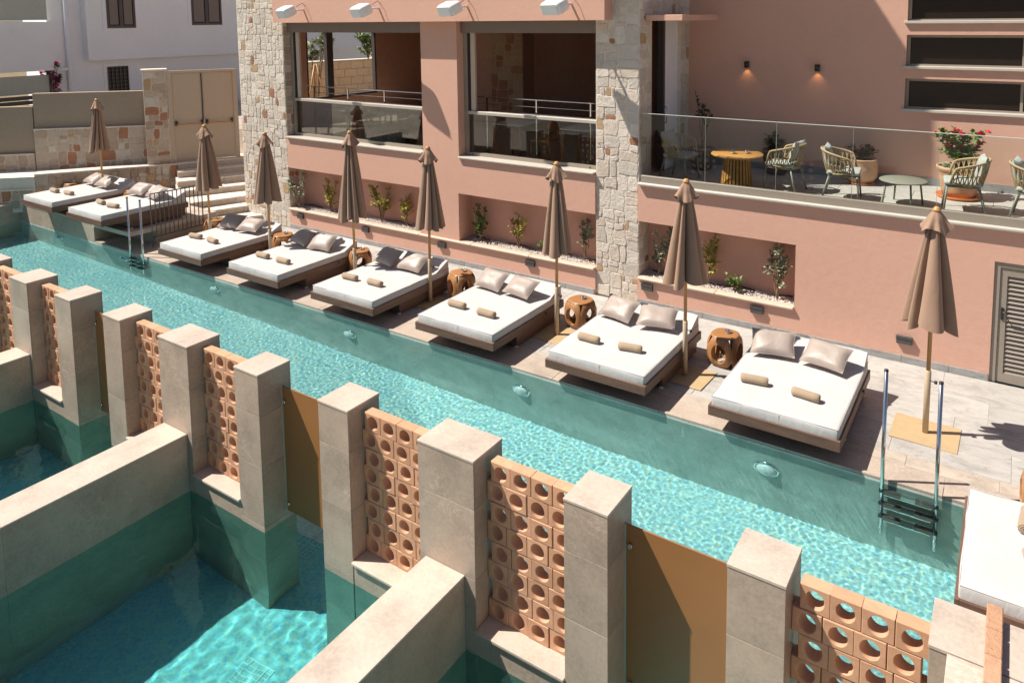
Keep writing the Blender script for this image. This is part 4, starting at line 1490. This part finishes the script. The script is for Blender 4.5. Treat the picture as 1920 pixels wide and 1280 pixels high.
ash_lid = MB().lathe([(.022, .037), (.02, .046), (.0, .05)], 16).mesh('lid', M['chrome'])
TB = [(-19.55, -2.20, PZ), (-17.30, -1.78, PZ), (-14.55, -1.45, 0), (-12.15, -1.42, 0), (-9.92, -1.34, 0), (-7.35, -1.30, 0), (-4.855, -1.31, 0), (-2.42, -1.36, 0), (1.40, -2.93, 0)]
tb_lab = ['left of the leftmost daybed', 'between the two raised daybeds', 'beside the daybed nearest the steps', 'between the third and fourth daybeds', 'between the fourth and fifth daybeds', 'between the fifth and sixth daybeds', 'between the sixth and seventh daybeds', 'between the seventh and eighth daybeds, most visible', 'cut by the right edge of the picture']
for i, (x, y, z) in enumerate(TB):
    o = thing('side_table', 'carved teak stool table with oval openings ' + tb_lab[i], 'side table', (x, y, z), R(22 + 9 * i), 'carved teak side tables')
    mobj('body', stool_m, o); mobj('top', top_me, o)
    a_ = mobj('ashtray', ash_out, None, 'small chrome ashtray on the table ' + tb_lab[i], 'ashtray', 'chrome ashtrays on the side tables', loc=(x + .03, y + .04, z + .443))
    mobj('lid', ash_lid, a_)

# ------------------------------------------------------------------ pool ladders
for i, (x0, x1) in enumerate(((-15.08, -14.575), (-.07, .445))):
    o = thing('pool_ladder', ['steel pool ladder in front of the raised daybed at far left', 'steel pool ladder in the foreground right of the largest daybed'][i], 'ladder', ((x0 + x1) / 2, -3.13, 0), 0, 'steel pool ladders')
    hw = (x1 - x0) / 2
    for s_ in (-1, 1):
        MB().tube([(s_ * hw, 0, -1.05), (s_ * hw, 0, 1.225)], .0205, 18).obj('upright', M['steel'], o, caus=True)
        MB().lathe([(0, .0), (.0225, .0), (.0225, .02), (0, .02)], 16, (s_ * hw, 0, 1.226)).obj('end_cap', M['black'], o)
    for k in range(3):
        z = -.16 - k * .27
        st = MB().box(-hw + .03, -.075, z - .012, hw - .03, .03, z + .012, bev=.004).obj('tread', M['steel'], o, caus=True)
        for a, b in ((-hw + .02, -.07), (.07, hw - .02)):
            MB().box(a, -.08, z + .013, b, -.028, z + .022).box(a, -.018, z + .013, b, .032, z + .022).obj('rubber_pad', M['winwood'], st, caus=True)
        for s_ in (-1, 1):
            MB().rbox(s_ * hw - .028, -.035, z - .025, s_ * hw + .028, .03, z + .02, .008, 1).obj('clamp', M['black'], st, caus=True)

# ------------------------------------------------------------------ terrace furniture
TZ = 2.152


def make_chair():
    o = thing('rope_chair', 'x', 'chair', (0, 0, 0), 0, 'rope armchairs on the terrace')
    MB().rbox(-.235, -.27, .40, .235, .20, .465, .03, 3, True).obj('seat_cushion', M['cushion'], o)
    MB().box(-.22, -.25, .37, .22, .19, .395, bev=.006).obj('seat_frame', M['chairmetal'], o)
    for sx in (-1, 1):
        MB().tube([(sx * .215, -.23, .385), (sx * .235, -.265, 0)], .015, 8).obj('leg', M['chairmetal'], o)
        MB().tube([(sx * .20, .17, .385), (sx * .235, .27, 0)], .015, 8).obj('leg', M['chairmetal'], o)
    up = []; lo = []
    n = 40
    for k in range(n + 1):
        f = -1 + 2 * k / n
        th = R(118) * f
        zt = .775 - .13 * abs(f) ** 1.6
        rx, ry = .335, .34
        if abs(f) > .88:
            q = (abs(f) - .88) / .12
            zt -= .20 * q * q
        up.append(Vector((rx * math.sin(th), ry * math.cos(th) - .03, zt)))
        lo.append(Vector((.27 * math.sin(th), .25 * math.cos(th) - .03, .385 + .05 * abs(f))))
    MB().tube(up, .017, 8).obj('top_rim', M['rope'], o)
    MB().tube(lo, .014, 8).obj('bottom_rim', M['rope'], o)
    m = MB()
    for k in range(0, n, 1):
        a = up[k]; b = lo[min(n, max(0, k + (2 if k % 2 else -1)))]
        m.tube([a, (a + b) / 2 + Vector((a.x, a.y, 0)) * .03, b], .0085, 5, False)
    mid = [(a * .45 + b * .55) for a, b in zip(up, lo)]
    m.tube(mid, .008, 5)
    m.obj('rope_weave', M['rope'], o)
    bc = make_pillow(.44, .36, .13, 3.3)
    bc.xf(Matrix.Translation((0, .20, .66)) @ Matrix.Rotation(R(74), 4, 'X'))
    bc.obj('back_cushion', M['cushion'], o)
    return o


ch0 = make_chair()
CH = [(-4.0, .72, 82, 'rope armchair at the left end of the terrace beside the open door'), (-2.18, .80, -98, 'rope armchair right of the slatted wooden table'), (-1.27, .66, 96, 'rope armchair left of the low oval table, facing right'),
      (.39, .74, -84, 'rope armchair in front of the big flower pot'), (1.24, .74, 84, 'rope armchair cut by the right edge of the picture')]
for i, (x, y, a, lab) in enumerate(CH):
    o = ch0 if i == 0 else copy_tree(ch0)
    o.location = (x, y, TZ); o.rotation_euler[2] = R(a)
    o['label'] = lab
o = thing('slatted_table', 'round orange teak table on a slatted cone base', 'table', (-2.93, .62, TZ))
m = MB().lathe([(0, .53), (.415, .53), (.43, .545), (.415, .562), (0, .562)], 40).obj('table_top', M['tableoak'], o)
for k in range(26):
    a = 2 * math.pi * k / 26
    mm = MB().add([(.19, -.016, .528), (.19, .016, .528), (.21, .016, .528), (.21, -.016, .528), (.24, -.02, 0), (.24, .02, 0), (.262, .02, 0), (.262, -.02, 0)],
                  [(0, 1, 2, 3), (7, 6, 5, 4), (0, 4, 5, 1), (1, 5, 6, 2), (2, 6, 7, 3), (3, 7, 4, 0)])
    mm.xf(Matrix.Rotation(a, 4, 'Z')).obj('slat', M['tableoak'], o)
MB().lathe([(.175, .525), (.22, .005)], 26).obj('inner_drum', M['frame'], o)
for i, (x, y) in enumerate(((-2.98, .55), (-2.78, .68))):
    b_ = thing('bowl', ['small chrome bowl, left of the two on the slatted table', 'small chrome bowl, right of the two on the slatted table'][i], 'bowl', (x, y, TZ + .563), 0, 'chrome bowls')
    MB().lathe([(0, .0), (.04, .0), (.055, .03), (.052, .055), (.044, .05), (.03, .02), (0, .015)], 20).obj('body', M['chrome'], b_)
    MB().lathe([(.046, .053), (.03, .062), (0, .066)], 16).obj('lid', M['chrome'], b_)
o = thing('low_table', 'low sage grey metal coffee table on four thin legs', 'table', (-.41, .70, TZ))
MB().lathe([(0, .36), (.325, .36), (.335, .367), (.325, .376), (0, .376)], 40).obj('table_top', M['chairmetal'], o)
for k in range(4):
    a = R(30 + 90 * k)
    MB().tube([(.25 * math.cos(a), .25 * math.sin(a), .36), (.30 * math.cos(a), .30 * math.sin(a), 0)], .014, 8).obj('leg', M['chairmetal'], o)


# ------------------------------------------------------------------ plants
def leaf(m, p, d, size, rg2, up=.4):
    d = Vector(d).normalized()
    s_ = d.cross(Vector((rg2.uniform(-.4, .4), rg2.uniform(-.4, .4), 1))).normalized()
    n_ = s_.cross(d)
    w_ = size * rg2.uniform(.28, .42)
    L = size * rg2.uniform(.8, 1.2)
    p = Vector(p)
    vs = [p, p + d * L * .5 + s_ * w_ + n_ * L * .06, p + d * L - n_ * L * .10, p + d * L * .5 - s_ * w_ + n_ * L * .06]
    m.add(vs, [(0, 1, 2), (0, 2, 3)])


def plant(name, label, x, y, z, h, spread, nst, nlf, size, leafm, seed, cat='plant', group=None, flowers=None, lean=0, bare=.25, twig=5):
    rg2 = random.Random(seed)
    o = thing(name, label, cat, (x, y, z), 0, group)
    st = MB(); lf = MB(); fl = MB()
    tips = []
    for k in range(nst):
        a = rg2.uniform(0, 6.28)
        hh = h * rg2.uniform(.65, 1.0) if k else h
        sp = spread * rg2.uniform(.4, 1.0)
        pts = [Vector((0, 0, 0))]
        for q in range(1, 6):
            f = q / 5
            pts.append(Vector((sp * f ** 1.4 * math.cos(a) + rg2.uniform(-.02, .02) + lean * f, sp * f ** 1.4 * math.sin(a) * .7 + rg2.uniform(-.02, .02), hh * f)))
        st.tube(pts, [.010 * (1 - .12 * q) * (h + .3) for q in range(6)], 5)
        # side twigs
        for q in range(twig):
            f = rg2.uniform(bare, 1.0)
            i = min(4, int(f * 5)); b = pts[i].lerp(pts[i + 1], f * 5 - i)
            an = rg2.uniform(0, 6.28)
            L = spread * rg2.uniform(.35, .9) * (1.1 - .6 * f)
            e = b + Vector((math.cos(an) * L, math.sin(an) * L * .7, L * rg2.uniform(.2, 1.1)))
            st.tube([b, (b + e) / 2 + Vector((0, 0, .01)), e], [.004, .003, .002], 4, False)
            tips.append((b, e))
        tips.append((pts[2].lerp(pts[3], bare), pts[5]))
    for k in range(nlf):
        b, e = rg2.choice(tips)
        f = rg2.uniform(.15, 1.05)
        p = b.lerp(e, f) + Vector((rg2.gauss(0, .008), rg2.gauss(0, .008), rg2.gauss(0, .008)))
        d = (e - b).normalized() * .6 + Vector((rg2.uniform(-1, 1), rg2.uniform(-1, 1), rg2.uniform(-.5, .8)))
        leaf(lf, p, d, size * rg2.uniform(.7, 1.2), rg2)
    if flowers:
        for k in range(flowers[0]):
            b, e = rg2.choice(tips)
            c = e + Vector((rg2.gauss(0, .02), rg2.gauss(0, .02), rg2.uniform(0, .03)))
            for q in range(7):
                leaf(fl, c, (rg2.uniform(-1, 1), rg2.uniform(-1, 1), rg2.uniform(-.3, 1)), flowers[2], rg2)
    st.obj('stem', M['stem'], o); lf.obj('foliage', M[leafm], o)
    if flowers: fl.obj('flowers', M[flowers[1]], o, kind='stuff')
    return o


G = 'young plants in the facade niches'
NP = [(-13.45, .05, .80, .34, 3, 150, .075, 'leafs', 'loose silver leaved shrub at the left end of the left niche', None, -.12),
      (-12.55, .25, .82, .20, 4, 240, .065, 'leafy', 'slim yellow green shrub second in the left niche', None, 0),
      (-10.85, .22, .80, .28, 8, 560, .06, 'leafy', 'bushy yellow green shrub right of the middle of the left niche', None, 0),
      (-10.15, .25, .76, .22, 5, 280, .06, 'leafy', 'yellow leaved shrub with red blooms at the right end of the left niche', (6, 'red', .035), 0),
      (-8.10, .25, .76, .20, 4, 340, .068, 'leafg', 'glossy dark green shrub at the left end of the middle niche', None, 0),
      (-7.15, .25, .66, .24, 5, 260, .06, 'leafy', 'bright yellow shrub in the middle niche', None, 0),
      (-6.50, .22, .22, .15, 5, 100, .06, 'leafg', 'small low plant with red flowers in the middle niche', (6, 'red', .03), 0),
      (-5.66, .25, .78, .20, 4, 280, .062, 'leafs', 'grey green shrub against the stone pillar in the middle niche', None, 0),
      (-4.18, .25, .80, .22, 4, 280, .068, 'leafs', 'silver leaved shrub at the left end of the right niche', None, .08),
      (-3.28, .25, .86, .24, 4, 330, .062, 'leafy', 'yellow green shrub behind the parasol in the right niche', None, .12),
      (-2.78, .18, .22, .15, 6, 120, .07, 'leafg', 'tiny low green plant in the right niche', (3, 'red', .025), 0),
      (-2.10, .20, .90, .30, 6, 420, .062, 'leafs', 'tall silver leaved shrub at the right end of the right niche', None, -.06)]
for i, (x, y, h, spd, ns, nl, sz, lm, lab, fl, lean) in enumerate(NP):
    plant('niche_shrub', lab, x, y, .485, h, spd * 1.05, ns + 1, int(nl * 1.35), sz * .92, lm, 100 + i, 'shrub', G, fl, lean)
# pebbles and hoses
for i, (a, b, lab) in enumerate(((-13.70, -9.51, 'white pebbles covering the left niche planter'), (-8.44, -5.32, 'white pebbles covering the middle niche planter'), (-4.45, -1.80, 'white pebbles covering the right niche planter'))):
    m = MB()
    rg2 = random.Random(40 + i)
    for k in range(int((b - a) * 560)):
        x, y = rg2.uniform(a + .01, b - .01), rg2.uniform(.105, .44)
        s_ = rg2.uniform(.008, .017); z = .478 + rg2.uniform(0, .022)
        m.add([(x + s_ * rg2.uniform(.8, 1.4), y, z), (x, y + s_, z), (x - s_ * rg2.uniform(.8, 1.4), y, z), (x, y - s_, z), (x, y, z + s_ * .8), (x, y, z - s_ * .7)],
              [(0, 1, 4), (1, 2, 4), (2, 3, 4), (3, 0, 4), (1, 0, 5), (2, 1, 5), (3, 2, 5), (0, 3, 5)], True)
    m.obj('pebbles', M['pebble'], None, lab, 'pebbles', kind='stuff')
    pts = [(a + .1 + (b - a - .2) * k / 14, .33 + .07 * math.sin(k * 1.3 + i), .512 + .012 * (k % 2)) for k in range(15)]
    pts = [Vector(p) for p in pts]
    MB().tube(pts, .010, 6).obj('irrigation_hose', M['hose'], None, 'black irrigation hose lying in the ' + ['left', 'middle', 'right'][i] + ' niche planter', 'hose', 'irrigation hoses')


def pot(name, label, x, y, z, prof, mat, n=32):
    o = thing(name, label, 'pot', (x, y, z), 0)
    MB().lathe(prof, n).obj('body', M[mat], o)
    rr = prof[-1][0]
    MB().lathe([(0, prof[-1][1]), (rr + .005, prof[-1][1] - .004)], n).obj('soil', M['soil'], o)
    return o


p = pot('flower_pot', 'large clay pot on an orange saucer in the sun', .28, 1.62, TZ, [(.0, .02), (.225, .02), (.257, .12), (.284, .28), (.288, .30), (.288, .33), (.302, .42), (.33, .45), (.335, .49), (.315, .50), (.30, .47)], 'clay', 36)
MB().lathe([(0, .002), (.30, .002), (.33, .045), (.315, .045), (.29, .018), (0, .016)], 36).obj('saucer', M['orangeclay'], p)
plant('bougainvillea', 'flowering red bougainvillea in the large clay pot', .28, 1.62, TZ + .47, .56, .33, 10, 1300, .075, 'leafg', 61, 'plant', None, (52, 'red', .06), 0, .1, 10)
lfm = MB(); rg2 = random.Random(5)
for k in range(160):
    a = rg2.uniform(0, 6.28); r_ = rg2.uniform(.1, .30)
    leaf(lfm, (r_ * math.cos(a), r_ * math.sin(a), .0), (math.cos(a), math.sin(a), rg2.uniform(.2, 1)), .06, rg2)
o = thing('ground_cover', 'pale trailing ground cover at the rim of the large clay pot', 'plant', (.28, 1.62, TZ + .475))
lfm.obj('foliage', M['leafs'], o)
p = pot('flower_pot', 'round grey brown pot in the shade below red geraniums', -1.2, 1.92, TZ, [(0, .015), (.19, .015), (.26, .14), (.27, .28), (.24, .40), (.255, .42), (.24, .43), (.22, .40)], 'clay')
MB().lathe([(0, .002), (.22, .002), (.25, .035), (.22, .02), (0, .014)], 32).obj('saucer', M['orangeclay'], p)
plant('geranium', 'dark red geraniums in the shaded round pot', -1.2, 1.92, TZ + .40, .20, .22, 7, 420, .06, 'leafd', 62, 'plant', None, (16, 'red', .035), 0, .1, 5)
p = pot('flower_pot', 'dark pot in the shade behind the second armchair', -2.65, 2.0, TZ, [(0, .015), (.18, .015), (.22, .18), (.24, .40), (.26, .42), (.25, .44), (.23, .41)], 'greypot')
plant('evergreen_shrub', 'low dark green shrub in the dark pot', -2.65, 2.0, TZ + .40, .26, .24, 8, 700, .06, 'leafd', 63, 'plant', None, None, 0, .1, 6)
p = pot('flower_pot', 'dark pot with a slim young tree beside the terrace door', -3.95, 1.72, TZ, [(0, .015), (.17, .015), (.21, .18), (.22, .38), (.24, .40), (.23, .42), (.21, .39)], 'greypot')
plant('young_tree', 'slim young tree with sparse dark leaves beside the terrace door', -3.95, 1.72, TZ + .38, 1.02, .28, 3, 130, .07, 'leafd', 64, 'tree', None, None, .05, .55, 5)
# greenery seen through the restaurant side window
plant('climbing_plant', 'trailing green plant on the courtyard wall seen through the window', -18.75, 7.55, 3.6, 1.05, .5, 6, 700, .12, 'leafg', 65, 'plant', None, None, 0, .05, 7)
plant('staked_tree', 'young staked tree in the courtyard seen through the window', -17.6, 4.2, 1.9, 2.9, .7, 3, 800, .14, 'leafs', 66, 'tree', None, None, 0, .75, 9)
o = thing('tree_stakes', 'tripod of timber stakes round the young courtyard tree', 'stakes', (-17.6, 4.2, 1.9))
for k in range(3):
    a = k * 2.09 + .4
    MB().tube([(.42 * math.cos(a), .42 * math.sin(a), 0), (.03 * math.cos(a), .03 * math.sin(a), 1.75)], .022, 8).obj('stake', M['pole'], o)
plant('bougainvillea', 'magenta bougainvillea beside the neighbouring terrace post', -25.3, .02, 2.6, 1.1, .4, 5, 260, .12, 'leafd', 67, 'plant', None, (40, 'pinkfl', .10), 0, .1, 6)
